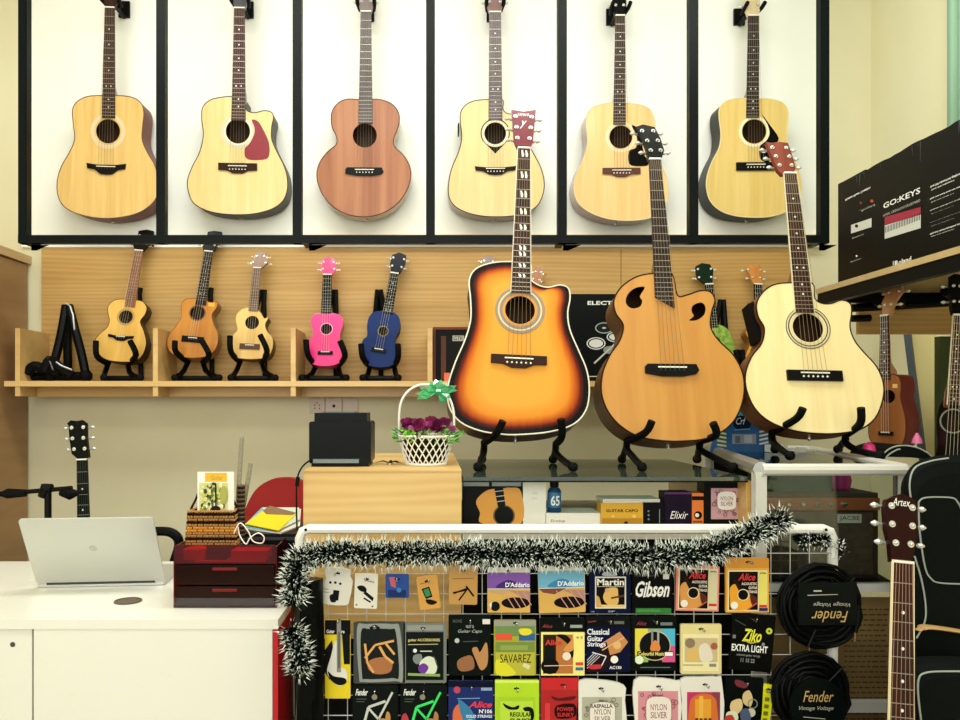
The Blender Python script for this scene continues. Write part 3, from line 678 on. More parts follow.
uke_stand('small black stand behind the golden orange ukulele', ((742, 350), (744, 366), (750, 374)), ((778, 350), (780, 366), (772, 374)), (757, 305), 746, 780)
# folded empty stand at the left end of the shelf
def folded():
    zf = SH+.024
    parts = [('leg', [(66, 306, 3.27), (62, 330, 3.24), (57, 352, 3.22), on(50, zf, 3.19)]), ('leg', [(69, 306, 3.27), (75, 330, 3.24), (81, 352, 3.22), on(86, zf, 3.19)]),
             ('hook_arm', [on(27, zf+.01, 3.16), (34, 366, 3.16), (46, 370, 3.17), (60, 372, 3.18)]), ('hook_arm', [(44, 372, 3.15), (50, 360, 3.16), (58, 366, 3.17), on(72, zf, 3.18)]),
             ('cross_bar', [on(30, zf, 3.2), on(86, zf, 3.2)]), ('rear_strut', [(67, 308, 3.285), on(68, zf, 3.315)])]
    t = stand('folded_stand', 'empty folded black stand with grey edges at the shelf left end', parts, None, .021)
    c = t.location; gm = mat('#9a9c9c', .3, .5)
    m = M()
    for pl in ([(66, 303.5, 3.25), (70, 306, 3.25), (73, 315, 3.235), (74.5, 330, 3.22)], [(54, 372, 3.165), (50, 362, 3.145), (48, 358, 3.145)], [(56, 362, 3.15), (62, 366, 3.155), (72, 370, 3.16)]):
        m.tube([W(*p)-c for p in pl], .004, gm, 6)
    m.build('metal_edge', t)
folded()
# wall hangers above the guitars
for key, side in (('G1', 'amber'), ('G2', 'red-pickguard'), ('G3', 'brown mahogany'), ('G4', 'teardrop-rosette'), ('G5', 'scrolled-pickguard'), ('G6', 'pointed-pickguard')):
    tt, fr, L, nv, *_ = GUITARS[key]; p = fr.P+fr.v*(nv+.035)
    t = thing('guitar_hanger', 'black wall hanger gripping the neck of the %s guitar' % side, 'hanger', (p.x, WY-.012, p.z), 'guitar hangers behind the necks')
    M().box((-.024, -.012, -.0), (.024, 0, .07), BLK).build('wall_plate', t)
    d = WY-.012-p.y
    M().tube([(0, -.01, 0), (0, -d+.05, 0)], .009, BLK, 8).build('arm', t)
    for s in (-1, 1):
        M().tube([(0, -d+.052, -.004), (s*.03, -d+.045, -.004), (s*.036, -d+.0, 0), (s*.036, -d-.03, .006)], .0085, RUB, 8).build('prong', t)

# ---------------------------------------------------------------- printed goods: shared drawing routine
def draw(items, conv, w0, parent, name='printed_front'):
    m = M(); tx = M(); w = w0
    for it in items:
        w += (.00018 if len(items) < 45 else .00003); kd = it[0]
        c = mat(it[-1] if kd != 't' else it[6], .45)
        if kd == 'r': (a, b), (c2, d) = conv(it[1], it[4]), conv(it[3], it[2]); m.prism([(a, b), (c2, b), (c2, d), (a, d)], w, w, c)
        elif kd == 'p': m.prism([conv(*p) for p in it[1]], w, w, c)
        elif kd == 's': m.prism(smooth([conv(*p) for p in it[1]], 4), w, w, c)
        elif kd == 'c': m.prism([conv(*p) for p in circ(it[1], it[2], it[3], 20)], w, w, c)
        elif kd == 'e': m.prism([conv(*p) for p in circ(it[1], it[2], it[3], 24, it[4])], w, w, c)
        elif kd == 'o': m.prism([conv(*p) for p in circ(it[1], it[2], it[3], 24)], w, w, c, holes=[[conv(*p) for p in circ(it[1], it[2], it[3]-it[4], 24)]])
        elif kd == 'l':
            pts = it[1]; h = it[2]/2
            for (xa, ya), (xb, yb) in zip(pts, pts[1:]):
                l = math.hypot(xb-xa, yb-ya) or 1; nx, ny = -(yb-ya)/l*h, (xb-xa)/l*h
                m.prism([conv(xa+nx, ya+ny), conv(xb+nx, yb+ny), conv(xb-nx, yb-ny), conv(xa-nx, ya-ny)], w, w, c)
        elif kd == 't':
            (a, b), (c2, d) = conv(it[2], it[5]), conv(it[4], it[3])
            opt = it[7] if len(it) > 7 else ''
            tx.text(it[1], a, b, c2, d, w, c, 'i' in opt, 'f' in opt, .025 if 'b' in opt else 0)
    if m.v: m.build(name, parent)
    if tx.v: tx.build('lettering', parent)
def rrect(x0, y0, x1, y1, r=.004, n=3):
    out = []
    for cx, cy, a0 in ((x1-r, y1-r, 0), (x0+r, y1-r, 90), (x0+r, y0+r, 180), (x1-r, y0+r, 270)):
        for i in range(n+1): a = R(a0+90*i/n); out.append((cx+r*math.cos(a), cy+r*math.sin(a)))
    return out
# ---------------------------------------------------------------- counter cabinet, glass cases
YCS = 1.85
def wx(px, Y): return (px-VX)*Y/F
def wz(py, Y): return ZC-(py-HZ)*Y/F
def counter_cabinet():
    xl, xr = wx(303, YCS), wx(461.5, YCS); zt = wz(470, YCS); c = (xl, YCS, 0)
    t = thing('counter_cabinet', 'light oak counter cabinet carrying the black printer and flower basket', 'cabinet', c)
    shift(M().box((xl, YCS, zt-.004), (xr, 2.5, zt), BOXW), c).build('top_board', t)
    shift(M().box((xl, YCS+.004, .68), (xr, 2.49, zt-.0045), BOXW), c).build('front_box', t)
    shift(M().box((xl+.004, YCS+.02, 0), (xr-.004, 2.48, .68), mat('#15120e', .6)), c).build('dark_base', t)
    return zt
CT = counter_cabinet()
GLT = clear('#a9c4b4', .16, 'green_tinted_glass', .3, '#6f8070'); GLC = clear('#f4faf6', .0, 'clear_glass')  # GLT: grey-green diffuse share stands in for the wall's reflection on the glass
def case1():
    xl, xr = wx(463, YCS), .772; c = (xl, YCS, 0); B = mat('#10120f', .5); ZS = wz(531, YCS)
    t = thing('display_case', 'low glass topped display case behind the wire grid of strings', 'display case', c)
    shift(M().box((xl, YCS-.005, GT-.009), (xr, 2.45, GT), GLT), c).build('glass_top', t)
    shift(M().box((xl, YCS-.006, GT-.0125), (xr, YCS+.004, GT-.0092), BLK), c).build('front_edge_strip', t)
    shift(M().box((xl, YCS, ZS-.02), (xr, 2.45, ZS), mat('#c9c4b4', .5)), c).build('shelf', t)
    shift(M().box((wx(746, YCS), YCS, ZS), (wx(757, YCS), 2.45, GT-.013), wood('#d9a95c', '#e6bc74', 'v')), c).build('side_post', t)
    shift(M().box((xl, 2.44, ZS), (xl+.02, 2.46, GT-.01), B), c).build('rear_post', t)
    shift(M().box((xl, YCS+.03, 0), (xr, 2.44, ZS-.021), B), c).build('dark_base', t)
    return ZS
CS = case1()
def case2():
    Y0 = 1.8; zt = wz(467, Y0); A = Vector((.785, 1.8, 0)); Bv = Vector((1.125, 1.8, 0)); Cc = Vector((1.30, 2.6, 0)); D = Vector((.955, 2.6, 0))
    c = tuple(A); AL = mat('#d9d8d0', .35, .25); AL2 = mat('#a9aaa4', .3, .6)
    t = thing('aluminium_display_case', 'aluminium framed glass display case on the right with an amplifier inside', 'display case', c)
    poly = [tuple(p)[:2] for p in (A, Bv, Cc, D)]
    shift(M().prism(poly, zt-.008, zt-.0015, clear('#c0ccc2', .05, 'smoky_glass')), c).build('glass_top', t)
    r = .0145
    def rail(n, p, q, rr=r, m=AL):
        shift(M().tube([p, q], rr, m, 10), c).build(n, t)
    up = lambda v, z: (v.x, v.y, z)
    rail('front_top_rail', up(A, zt-.006), up(Bv, zt-.006), .0145)
    rail('side_top_rail', up(A, zt-.006), up(D, zt-.006), .019, AL2)
    rail('side_top_rail', up(Bv, zt-.006), up(Cc, zt-.006))
    rail('rear_top_rail', up(D, zt-.006), up(Cc, zt-.006))
    for v in (A, Bv, Cc, D): shift(M().box((v.x-.013, v.y-.0, 0), (v.x+.013, v.y+.026, zt-.012), AL), c).build('corner_post', t)
    for z0, z1, n in ((wz(592, 1.8), wz(584, 1.8), 'middle_rail'), (wz(713, 1.8), wz(702, 1.8), 'lower_rail')):
        shift(M().box((A.x+.014, 1.801, z0), (Bv.x-.014, 1.82, z1), AL), c).build(n, t)
    shift(M().box((A.x+.014, 1.806, wz(584, 1.8)), (Bv.x-.014, 1.810, zt-.02), clear('#e8ece8', .03, 'case_glass')), c).build('front_glass', t)
    dk = mat('#1c1a17', .6)
    zs = wz(592, 1.8)
    shift(M().prism([(A.x+.0, 1.822), (Bv.x+.0, 1.822), (Cc.x-.02, 2.59), (D.x, 2.59)], zs, zs+.01, dk), c).build('shelf', t)
    shift(M().prism([(D.x+.013, 2.585), (Cc.x-.013, 2.585), (Cc.x-.013, 2.595), (D.x+.013, 2.595)], .02, zt-.03, dk), c).build('back_panel', t)
    # lower compartment with a printed sheet behind the glass
    cd = M().box((A.x+.014, 1.826, .2), (Bv.x-.014, 1.832, zs-.02), wood('#6f5a36', '#8a7246', 'u', 10, 4)); shift(cd, c); cd.build('card_backing', t)
    m = M(); lm = mat('#3a2c1c', .6); random.seed(3)
    z = zs-.05; ln = mat('#4a3a22', .6)
    while z > .35:
        x = Bv.x-.13
        while x < Bv.x-.03:
            w = random.uniform(.006, .016); m.box((x, 1.8252, z), (min(x+w, Bv.x-.02), 1.826, z+.0035), ln); x += w+.004
        z -= .0125
    shift(m, c).build('printed_lines', t)
    a = thing('guitar_amplifier', 'black combo amplifier with brown top behind the aluminium case glass', 'amplifier', (.97, 1.9, zs+.01))
    H = .205; M().box((-.15, 0, 0), (.15, .2, H), mat('#4a3a30', .6)).build('cabinet', a)
    M().box((-.135, -.004, .01), (.135, 0, H-.04), wood('#54463c', '#6a5a4e', 'v', 80, 3)).build('grille_cloth', a)
    M().box((-.15, -.008, H-.034), (.15, 0, H-.004), wood('#9a5434', '#b86c48', 'u')).build('control_panel', a)
    M().box((-.15, -.0, H), (.15, .2, H+.008), mat('#4a4440', .5)).build('top_trim', a)
    for i in range(5): M().lathe([(.006, 0), (.006, .01), (.004, .012)], CHROME, (-.08+i*.035, -.008, H-.019), 12, 'y').build('knob', a)
    b = M().box((.045, -.007, H-.066), (.105, -.004, H-.044), mat('#e9e7de', .4)).build('badge', a)
    x = M(); x.text('JACBE', .05, H-.062, .1, H-.048, 0, BLK2); x.v = [(v[0], -.0075, v[1]) for v in x.v]; x.build('lettering', b)
    bx = thing('teal_box', 'dark teal box on top of the amplifier inside the aluminium case', 'box', (.96, 1.93, zs+.01+H+.008))
    M().box((-.09, 0, 0), (.06, .15, .06), mat('#1f5a56', .5)).build('carton', bx)
    M().box((-.085, -.001, .045), (.055, 0, .055), mat('#2a5450', .5)).build('label_band', bx)
    px_ = M().lathe([(.0, 0), (.022, .002), (.026, .025), (.015, .06), (.004, .07)], mat('#d83490', .4), n=16).build('pink_pouch'); px_.location = (1.07, 1.98, zs+.01+H+.008)
    tag(px_, 'magenta pouch standing on the amplifier inside the aluminium case', 'pouch')
    return zt
C2T = case2()

# inside the first case
def boxthing(name, label, cat, x0, y0, x1, y1, Y, depth, col, items, zb=None, group=None, part='carton', r=0):
    """a carton whose front shows at the given rectangle of the photo, standing at depth Y"""
    k = Y/F; cx = (x0+x1)/2; P = W(cx, y1, Y)
    if zb is not None: P.z = zb
    fr = Fr(P); t = thing(name, label, cat, group=group, fr=fr)
    w, h = (x1-x0)*k/2, (y1-y0)*k
    m = mat(col, .45) if isinstance(col, str) else col
    M().box((-w, 0, -depth), (w, h, 0), m).build(part, t)
    if items: draw(items, lambda px, py: ((px-cx)*k, (y1-py)*k), 0, t)
    return t
YI = 1.93
def g2(p): return p
boxthing('poster_box', 'black box printed with a yellow guitar inside the glass case', 'box', 463.5, 487, 522.5, 527.5, 1.91, .08, '#0b0b0b', [
    ('s', [(489, 490), (480, 496), (476, 503), (480, 513), (482, 524), (521, 524), (521, 492), (510, 488), (502, 489)], '#dd9a35'), ('e', 504, 516, 11, 10.5, '#6a4a28'), ('e', 504, 516, 9.5, 9.5, '#141a14'),
    ('p', [(494, 487.5), (503, 487.5), (505.5, 506), (498, 508)], '#1d1a1c'), ('l', [(495, 492), (503.5, 491)], .7, '#cfc8b8'), ('l', [(496, 497), (504.5, 496)], .7, '#cfc8b8'), ('l', [(497, 502), (505, 501)], .7, '#cfc8b8')], zb=CS)
boxthing('pale_box', 'plain white box with grey ends lying above the guitar printed box', 'box', 463.5, 480, 521, 486, 1.92, .12, '#b9bdb8', [('r', 489, 480, 492, 486, '#22262a')], zb=CS+(527.5-487)*1.91/F)
boxthing('tall_white_box', 'tall plain white box standing between printed guitar box and blue bottle', 'box', 523, 480, 546, 527.5, 1.91, .06, '#e9e7da', [('t', 'ooo', 532, 493, 538, 494.5, '#b9b4a8'), ('t', 'oooo', 532, 498, 537, 499.5, '#b9b4a8')], zb=CS)
boxthing('flat_white_box', 'low flat white box under the blue bottle', 'box', 545.5, 513.5, 600.5, 527.5, 1.91, .1, '#eeeade', [('t', 'Dunlop', 551, 520, 565, 523.3, '#3a3630')], zb=CS)
def bottle():
    P = W(554.3, 514, 1.93); P.z = CS+(527.5-513.5)*1.91/F
    t = thing('polish_bottle', 'small blue bottle with black cap standing on a flat white box', 'bottle', P)
    k = 1.93/F
    M().lathe([(.0, 0), (6.6*k, 0), (6.8*k, .002), (6.8*k, 21*k), (5*k, 24*k), (3*k, 25*k)], mat('#1b3f66', .3), n=20).build('bottle_body', t)
    M().lathe([(4*k, 25*k), (4.4*k, 25.3*k), (4.4*k, 30*k), (3.6*k, 31*k)], BLK, n=16).build('cap', t)
    m = M(); vs = []
    for i in range(9):
        a = R(-75+i*18.75-15); r = 6.9*k; vs += [(r*math.sin(a), -r*math.cos(a), 5*k), (r*math.sin(a), -r*math.cos(a), 20*k)]
    m.add(vs, [(2*i, 2*i+2, 2*i+3, 2*i+1) for i in range(8)], mat('#2d6f9a', .4)); lb = m.build('label_wrap', t)
    x = M(); x.text('65', -4.5*k, 7*k, 4.5*k, 17*k, 0, WHT, False, False, .02); x.v = [(v[0], -math.sqrt(max(0, (7.05*k)**2-v[0]**2)), v[1]) for v in x.v]; x.build('lettering', lb)
bottle()
boxthing('capo_box', 'golden guitar capo carton at the left of the row in the glass case', 'box', 601, 503, 643, 527.5, 1.9, .05, '#d8a423', [('t', 'GUITAR CAPO', 606, 509, 638, 512, '#1a1206', 'b'), ('r', 602, 518, 642, 524, '#b98414'), ('c', 626, 523, 2, '#3a2408'), ('c', 613, 516, 1.5, '#e8c050'), ('c', 634, 516, 1.8, '#ecc860')], zb=CS)
boxthing('leaning_flat_box', 'flat white packets lying on top of the golden capo carton', 'box', 603, 499, 660, 502.5, 1.91, .08, '#dedacb', [('l', [(604, 501), (640, 500.5)], .5, '#a8a598')], zb=CS+(527.5-503)*1.9/F)
boxthing('black_carton', 'short plain black carton between the golden and purple cartons', 'box', 643.6, 502.5, 664, 527.5, 1.9, .05, '#0d0f12', [('c', 648.5, 511, 1, '#7a7c7e'), ('c', 648.5, 515, 1, '#7a7c7e'), ('c', 648.5, 519, 1, '#7a7c7e'), ('l', [(659.5, 509), (659.5, 523)], .7, '#8f9294')], zb=CS)
boxthing('string_box', 'dark purple string carton with white script in the glass case', 'box', 664.5, 492, 691.5, 527.5, 1.9, .05, '#2a1538', [('r', 664.5, 492, 691.5, 494, '#5c2c66'), ('t', 'Elixir', 670, 511, 688, 518.5, '#f0ece4', 'i')], zb=CS)
boxthing('string_box', 'narrow orange and black string carton in the glass case', 'box', 692, 493, 703.5, 527.5, 1.9, .05, '#ea7a28', [('r', 692, 496, 703.5, 500, '#141210'), ('c', 698, 515, 4, '#151210'), ('c', 697, 515, 2, '#e9e4da'), ('r', 693, 520.5, 702.5, 522.5, '#8a3c10')], zb=CS)
def ornate(x0, y0, x1, y1, c1, c2, cc='#efe6dc'):
    its = [('r', x0, y0, x1, y1, c1)]
    random.seed(int(x0))
    for i in range(26):
        a = random.uniform(x0+2.5, x1-2.5); b = random.uniform(y0+2.5, y1-2.5); its.append(('o', a, b, random.uniform(1.2, 2.4), .5, c2))
    mx, my = (x0+x1)/2, (y0*.6+y1*.4)
    w, h = (x1-x0)*.27, (y1-y0)*.24
    its.append(('s', [(mx-w, my-h), (mx, my-h*1.25), (mx+w, my-h), (mx+w*1.15, my), (mx+w, my+h), (mx, my+h*1.2), (mx-w, my+h), (mx-w*1.15, my)], cc))
    its.append(('t', 'NYLON', mx-w*.75, my-h*.6, mx+w*.75, my-h*.05, c2)); its.append(('t', 'SILVER', mx-w*.75, my+h*.1, mx+w*.75, my+h*.65, c2))
    return its
boxthing('string_box', 'black string carton with an ornate pink panel beside the oak post', 'box', 704, 482, 744, 527.5, 1.9, .05, '#131110', ornate(711, 488, 741, 519, '#c89aa0', '#6a2c3c'), zb=CS)

# ---------------------------------------------------------------- wire grid with hanging packets
YG = 1.74
def grid():
    c = (0, YG, .0)
    t = thing('wire_grid', 'white framed wire grid hung with string packets in front of the counter', 'grid panel', c)
    WF = mat('#e9e9e2', .4); WR = mat('#c9cbc4', .4, .2)
    xl, xr, zt = wx(300, YG), wx(832.5, YG), wz(529, YG); r = .0115
    zb = .12
    pts = [(xl, YG, 0.0), (xl, YG, zt-.02), (xl+.006, YG, zt-.006), (xl+.02, YG, zt), (xr-.02, YG, zt), (xr-.006, YG, zt-.006), (xr, YG, zt-.02), (xr, YG, 0.0)]
    shift(M().tube(pts, r, WF, 10), c).build('frame', t)
    shift(M().tube([(xl, YG, zb), (xr, YG, zb)], r*.8, WF, 8), c).build('bottom_bar', t)
    m = M(); px = 328.5-19.2
    n = 0
    while px < 829:
        x = wx(px, YG); m.tube([(x, YG-.004, zb), (x, YG-.004, zt)], .0011, WR, 5); px += 19.2
    py = 532.5
    while wz(py, YG) > zb:
        z = wz(py, YG); m.tube([(xl, YG-.006, z), (xr, YG-.006, z)], .0011, WR, 5); py += 20.2
    shift(m, c).build('wire_mesh', t)
    for px in (306.5, 823.5):
        shift(M().lathe([(.0035, 0), (.0035, .001)], BLK, (wx(px, YG), YG-.0112, zt), 10, 'y'), c).build('screw_hole', t)
    return zt
grid()

YP = 1.712
def packet(label, x0, y0, x1, y1, col, items, name='string_packet', cat='string packet', roll=0, dep=.006, hole=None, hookpx=None, clearbag=False, shape=None, Y=YP, hook=True, group='string packets and accessories on the wire grid'):
    k = Y/F; cx, cy = (x0+x1)/2, (y0+y1)/2; P = W(cx, y1, Y)
    fr = Fr(P)
    if roll:
        a = R(roll); u, v = fr.u.copy(), fr.v.copy(); fr.u = u*math.cos(a)+v*math.sin(a); fr.v = v*math.cos(a)-u*math.sin(a)
        top = fr.P+fr.v*((y1-y0)*k); fr.P.x += -(fr.v.x*(y1-y0)*k)/2
    conv = lambda px, py: ((px-cx)*k, (y1-py)*k)
    t = thing(name, label, cat, group=group, fr=fr)
    base = rrect(*(conv(x0, y1)+conv(x1, y0)), .0035) if not shape else smooth([conv(*p) for p in shape], 3)
    m = mat(col, .3, coat=.3) if isinstance(col, str) else col
    M().prism(base, -dep, 0, m).build('packet', t)
    if hole is not False:
        hx, hy = hole or (cx, y0+5)
        M().prism([conv(hx-2.6, hy-.8), conv(hx-2.2, hy+.9), conv(hx+2.2, hy+.9), conv(hx+2.6, hy-.8), conv(hx+.8, hy-.8), conv(hx, hy-1.8), conv(hx-.8, hy-.8)][::-1], .0003, .0006, BLK).build('hang_hole', t)
    draw(items, conv, .0002, t)
    if hook:
        hx, hy = hole or (cx, y0+5)
        if hole is False: hx, hy = cx, y0+4
        p = W(hx, hy, Y-.0)
        h = M().tube([(0, YG-.006-Y, .003), (0, -.004, 0), (0, -.022, 0), (0, -.026, .007)], .0014, CHROME, 6).build('display_hook')
        h.location = (p.x, Y-.001, p.z)
        tag(h, 'wire hook holding '+label.split(' on ')[0], 'hook', 'wire hooks on the grid')
    return t
NP = dict(name='accessory_card', cat='accessory card')
packet('white card with black tuner, leftmost in the top row', 321, 568, 351, 604, '#e9e6d8', [('p', [(332, 573), (335, 573), (333.5, 577)], '#6a6a60'), ('c', 330, 583, 1.3, '#22221e'), ('c', 335, 582.5, 1.3, '#22221e'), ('c', 340, 583, 1.3, '#22221e'), ('r', 334, 590, 340, 600, '#15151a'), ('s', [(331, 596), (336, 594), (338, 601), (333, 602)], '#15151a'), ('l', [(323, 590), (329, 590)], .6, '#8a887c'), ('l', [(323, 593), (330, 593)], .6, '#8a887c')], roll=-7, shape=[(324, 569), (347, 568), (349, 575), (352, 580), (351, 598), (347, 604), (322, 604), (321, 590), (325, 580)], **NP)
packet('white card printed with two black capos in the top row', 354.5, 574, 377.5, 608.5, '#ebe8da', [('s', [(357, 587), (362, 585.5), (366, 588), (366, 592), (360, 591)], '#17171a'), ('p', [(363, 593), (366, 591.5), (374, 597.5), (373, 601)], '#17171a'), ('l', [(364, 598), (371, 602)], 1.6, '#17171a'), ('l', [(364, 580), (374, 582)], .8, '#8c4a48'), ('c', 357, 605, .9, '#666'+'660'), ('c', 373, 606, .9, '#666660')], roll=-2, **NP)
packet('small blue packet with red corner just under the garland', 385.5, 574, 409, 598, '#14479a', [('p', [(389, 577), (395, 577), (396, 588), (391, 586)], '#c9586a'), ('r', 388, 590, 406, 597, '#0c2a66'), ('c', 399, 590, 2.4, '#2c7ac0')])
packet('small orange card with a green tuner in the top row', 418, 576, 439, 609, '#dba04a', [('p', [(422, 588), (430, 586.5), (432, 597), (425, 598.5)], '#14201a'), ('p', [(423.5, 589), (429, 588), (430.5, 595.5), (425.5, 596.5)], '#2c8a4a'), ('s', [(425, 599), (431, 600), (436, 603), (431, 605), (426, 603)], '#1a1510'), ('l', [(421, 583), (428, 582)], .8, '#8a6430')], roll=7, **NP)
packet('kraft brown card printed with a black capo in the top row', 449, 563, 477.5, 604.5, '#c9974e', [('l', [(452.5, 579), (474, 578)], .7, '#7a5a2c'), ('l', [(454, 593.5), (468, 588), (459, 600.5)], 1.5, '#1a1410'), ('l', [(466, 586), (474, 596)], 1.8, '#1a1410'), ('l', [(453, 593), (466, 590)], 1.5, '#1a1410')], hole=(463, 570.5), roll=-1, **NP)
def daddario(x0, x1, y0, y1, c1, c2, sig):
    s = lambda f: x0+(x1-x0)*f; q = lambda f: y0+(y1-y0)*f
    return [('r', x0, y0, x1, q(.1), '#e9e4da'), ('r', x0, q(.1), x1, q(.46), c1), ('s', [(s(.2), q(.44)), (s(.3), q(.34)), (s(.5), q(.27)), (s(.68), q(.33)), (s(.72), q(.44)), (s(.5), q(.455))], c2), ('t', "D'Addario", s(.42), q(.32), s(.99), q(.43), '#ffffff', 'b'),
            ('r', x0, q(.46), x1, q(.475), '#efe8da'), ('r', x0, q(.475), x1, y1, '#e0b055'), ('p', [(s(.0), q(.475)), (s(.6), q(.475)), (s(.35), q(.6)), (s(.1), q(.56))], sig), ('p', [(s(.5), q(.5)), (s(1), q(.52)), (s(1), q(.78)), (s(.75), q(.62))], '#b88a7a'), ('e', s(.66), q(.78), (x1-x0)*.335, (y1-y0)*.125, '#1e1210')]+[
            ('l', [(s(.38+i*.15), q(.52)), (s(.64+i*.13), min(q(.92), q(.92-i*.03)))], .9, '#d99a94') for i in range(4)]
packet('purple D-shaped banner guitar string packet in the top row', 487.5, 568, 530, 612.5, '#e9e4da', daddario(487.5, 530, 568, 612.5, '#8150b0', '#43207a', '#c9a874')+[('c', 495, 606, 4.8, '#12160f'), ('p', [(489, 604), (492, 601), (491, 609)], '#efece2')], hole=(508.5, 571))
packet('sky blue banner guitar string packet in the top row', 538.5, 566, 585, 612.5, '#e9e4da', daddario(538.5, 584.5, 566, 612.5, '#6fb4d4', '#2c86b8', '#7a3c2c'), roll=1.5, hole=(561, 568))
packet('navy string packet with a framed guitar player picture in the top row', 589.5, 567, 630.5, 613, '#0e1f4e', [('r', 595, 576.5, 626, 608.5, '#e6e2d4'), ('r', 596.3, 578, 624.6, 607, '#120e0c'), ('t', 'Martin', 597, 578.6, 624, 585.5, '#f7f4ea', 'b'), ('r', 597.5, 586.2, 623.5, 586.8, '#c9c4b4'), ('s', [(606, 590), (610, 587.5), (617, 588), (618, 594), (618, 603), (611, 606), (605, 602), (603, 596)], '#e6b964'), ('c', 607, 590, 2.2, '#d8a888'), ('l', [(611, 598), (624, 595.5)], 1.8, '#5a3420'), ('r', 596.3, 604.5, 624.6, 607, '#eccb80'), ('p', [(596.3, 595), (599, 597), (602, 607), (596.3, 607)], '#d8a850'), ('s', [(603, 572.5), (609, 571.5), (616, 573), (615.5, 575.5), (603, 575.5)], '#b9bcc8'), ('t', 'SP', 608, 610.4, 614.5, 612, '#c9ccd8'), ('t', 'USA', 590.8, 610.8, 594.5, 612, '#c9ccd8')])
packet('black string packet with large white slanted script in the top row', 632.5, 567, 672.5, 613.5, '#070a08', [('t', 'Nickel Round', 635, 574, 655, 576.5, '#5c645e'), ('r', 663, 574, 669, 579, '#d8dad4'), ('p', [(635.5, 584), (638, 583), (638, 600), (635.5, 596)], '#070a08'), ('t', 'Gibson', 635.5, 581, 669.5, 597, '#f6f6f2', 'ib'), ('l', [(643, 597), (664, 591)], .9, '#e6e6e2'), ('r', 635.5, 608, 671, 613, '#1f7a26'), ('t', 'VINTAGE REISSUE', 637, 609.5, 660, 611.5, '#6ab86c')], hole=False)
def alice(x0, y0, x1, y1, body, edge, strip, red='#d8262c', left=0):
    s = lambda f: x0+(x1-x0)*f; q = lambda f: y0+(y1-y0)*f
    return [('r', x0, y0, x1, y1, edge), ('r', s(.05), q(.05), s(.96), q(.96), '#f2e2b0'), ('r', s(.08), q(.08), s(.74), q(.94), '#1a120e'), ('s', [(s(.1), q(.45)), (s(.22), q(.36)), (s(.35), q(.5)), (s(.5), q(.5)), (s(.62), q(.78)), (s(.5), q(.93)), (s(.15), q(.93)), (s(.1), q(.7))], body),
            ('p', [(s(.16), q(.25)), (s(.25), q(.28)), (s(.4), q(.55)), (s(.34), q(.58))], '#3a2418'), ('c', s(.4), q(.6), (x1-x0)*.115, '#120c0a'), ('o', s(.4), q(.6), (x1-x0)*.135, .8, '#f0dcae'), ('s', [(s(.56), q(.6)), (s(.7), q(.66)), (s(.72), q(.8)), (s(.6), q(.82))], '#5a1c18'), ('l', [(s(.5), q(.93)), (s(.72), q(.78))], 1, '#c85a48'),
            ('t', 'Alice', s(.28), q(.12), s(.68), q(.28), red, 'ib'), ('t', 'ACOUSTIC', s(.36), q(.32), s(.72), q(.38), '#f0e4d4', 'b'), ('t', 'GUITAR', s(.52), q(.41), s(.72), q(.47), '#f0e4d4', 'b'), ('t', 'STRINGS', s(.5), q(.5), s(.72), q(.56), '#f0e4d4', 'b'),
            ('r', s(.76), q(.08), s(.94), q(.94), strip), ('t', 'AW436', s(.78), q(.09), s(.92), q(.13), '#2a2a1a', 'b'), ('r', s(.76), q(.82), s(.94), q(.88), red), ('c', s(.19), q(.83), (x1-x0)*.085, '#f4f2e6')]
packet('pink edged packet picturing a guitar, second from right in top row', 676, 566, 719, 611, '#e0826a', alice(676, 566, 719, 611, '#e09a48', '#e88a78', '#dcd3ac'), roll=-1.5)
packet('orange topped packet picturing a yellow guitar, rightmost in top row', 725.5, 558, 769, 612.5, '#d8932e', alice(725.5, 568, 769, 612.5, '#f0a51c', '#e8a838', '#ecde6a')+[('r', 758.5, 607.5, 767, 610.5, '#1c2a6a')], hole=(748, 562))
# row two
packet('tall yellow and black care kit packet with a white tool', 325, 620, 350.5, 698.5, '#e8cf14', [('r', 325, 620, 350.5, 634.5, '#12141a'), ('t', 'Guitar', 326.5, 629.5, 334.5, 633.2, '#e6e8e0', 'b'), ('t', 'Care', 337, 629.5, 344.5, 633.2, '#e6e8e0', 'b'), ('p', [(325, 650), (332, 640), (334, 655), (330, 680), (325, 672)], '#1a1a1a'), ('p', [(342, 634), (350, 634), (350, 664), (344, 664)], '#171a1a'), ('s', [(335, 641), (338, 645), (339, 664), (346, 670), (347, 680), (340, 686), (333, 681), (327, 672), (331, 656)], '#e4e2d6'), ('s', [(328, 671), (334, 676), (345, 678), (346, 683), (339, 685), (331, 680)], '#14161a'), ('l', [(339, 620), (339, 672)], 4.2, '#8c8a7c'), ('l', [(339, 632), (339, 668)], 2, '#5a5c54')], name='care_kit_packet', cat='accessory packet', hole=(339, 620.5))
BAGC = mat('#3a403e', .25, coat=.5)
def capo_pic(x, y, s, col, pick=None):
    return [(a, b, c*.62, d) for a, b, c, d in [('l', [(x+.0*s, y+.55*s), (x+.35*s, y+.1*s), (x+1.0*s, y-.05*s)], .09*s+1, col), ('l', [(x+.0*s, y+.05*s), (x+.08*s, y+.7*s), (x+.3*s, y+1.05*s)], .1*s+.8, col), ('l', [(x+.5*s, y+.15*s), (x+.7*s, y+.5*s), (x+.98*s, y+.72*s)], .12*s+.8, col), ('l', [(x+.72*s, y+.05*s), (x+1.02*s, y+.42*s)], .1*s+.8, col)]]
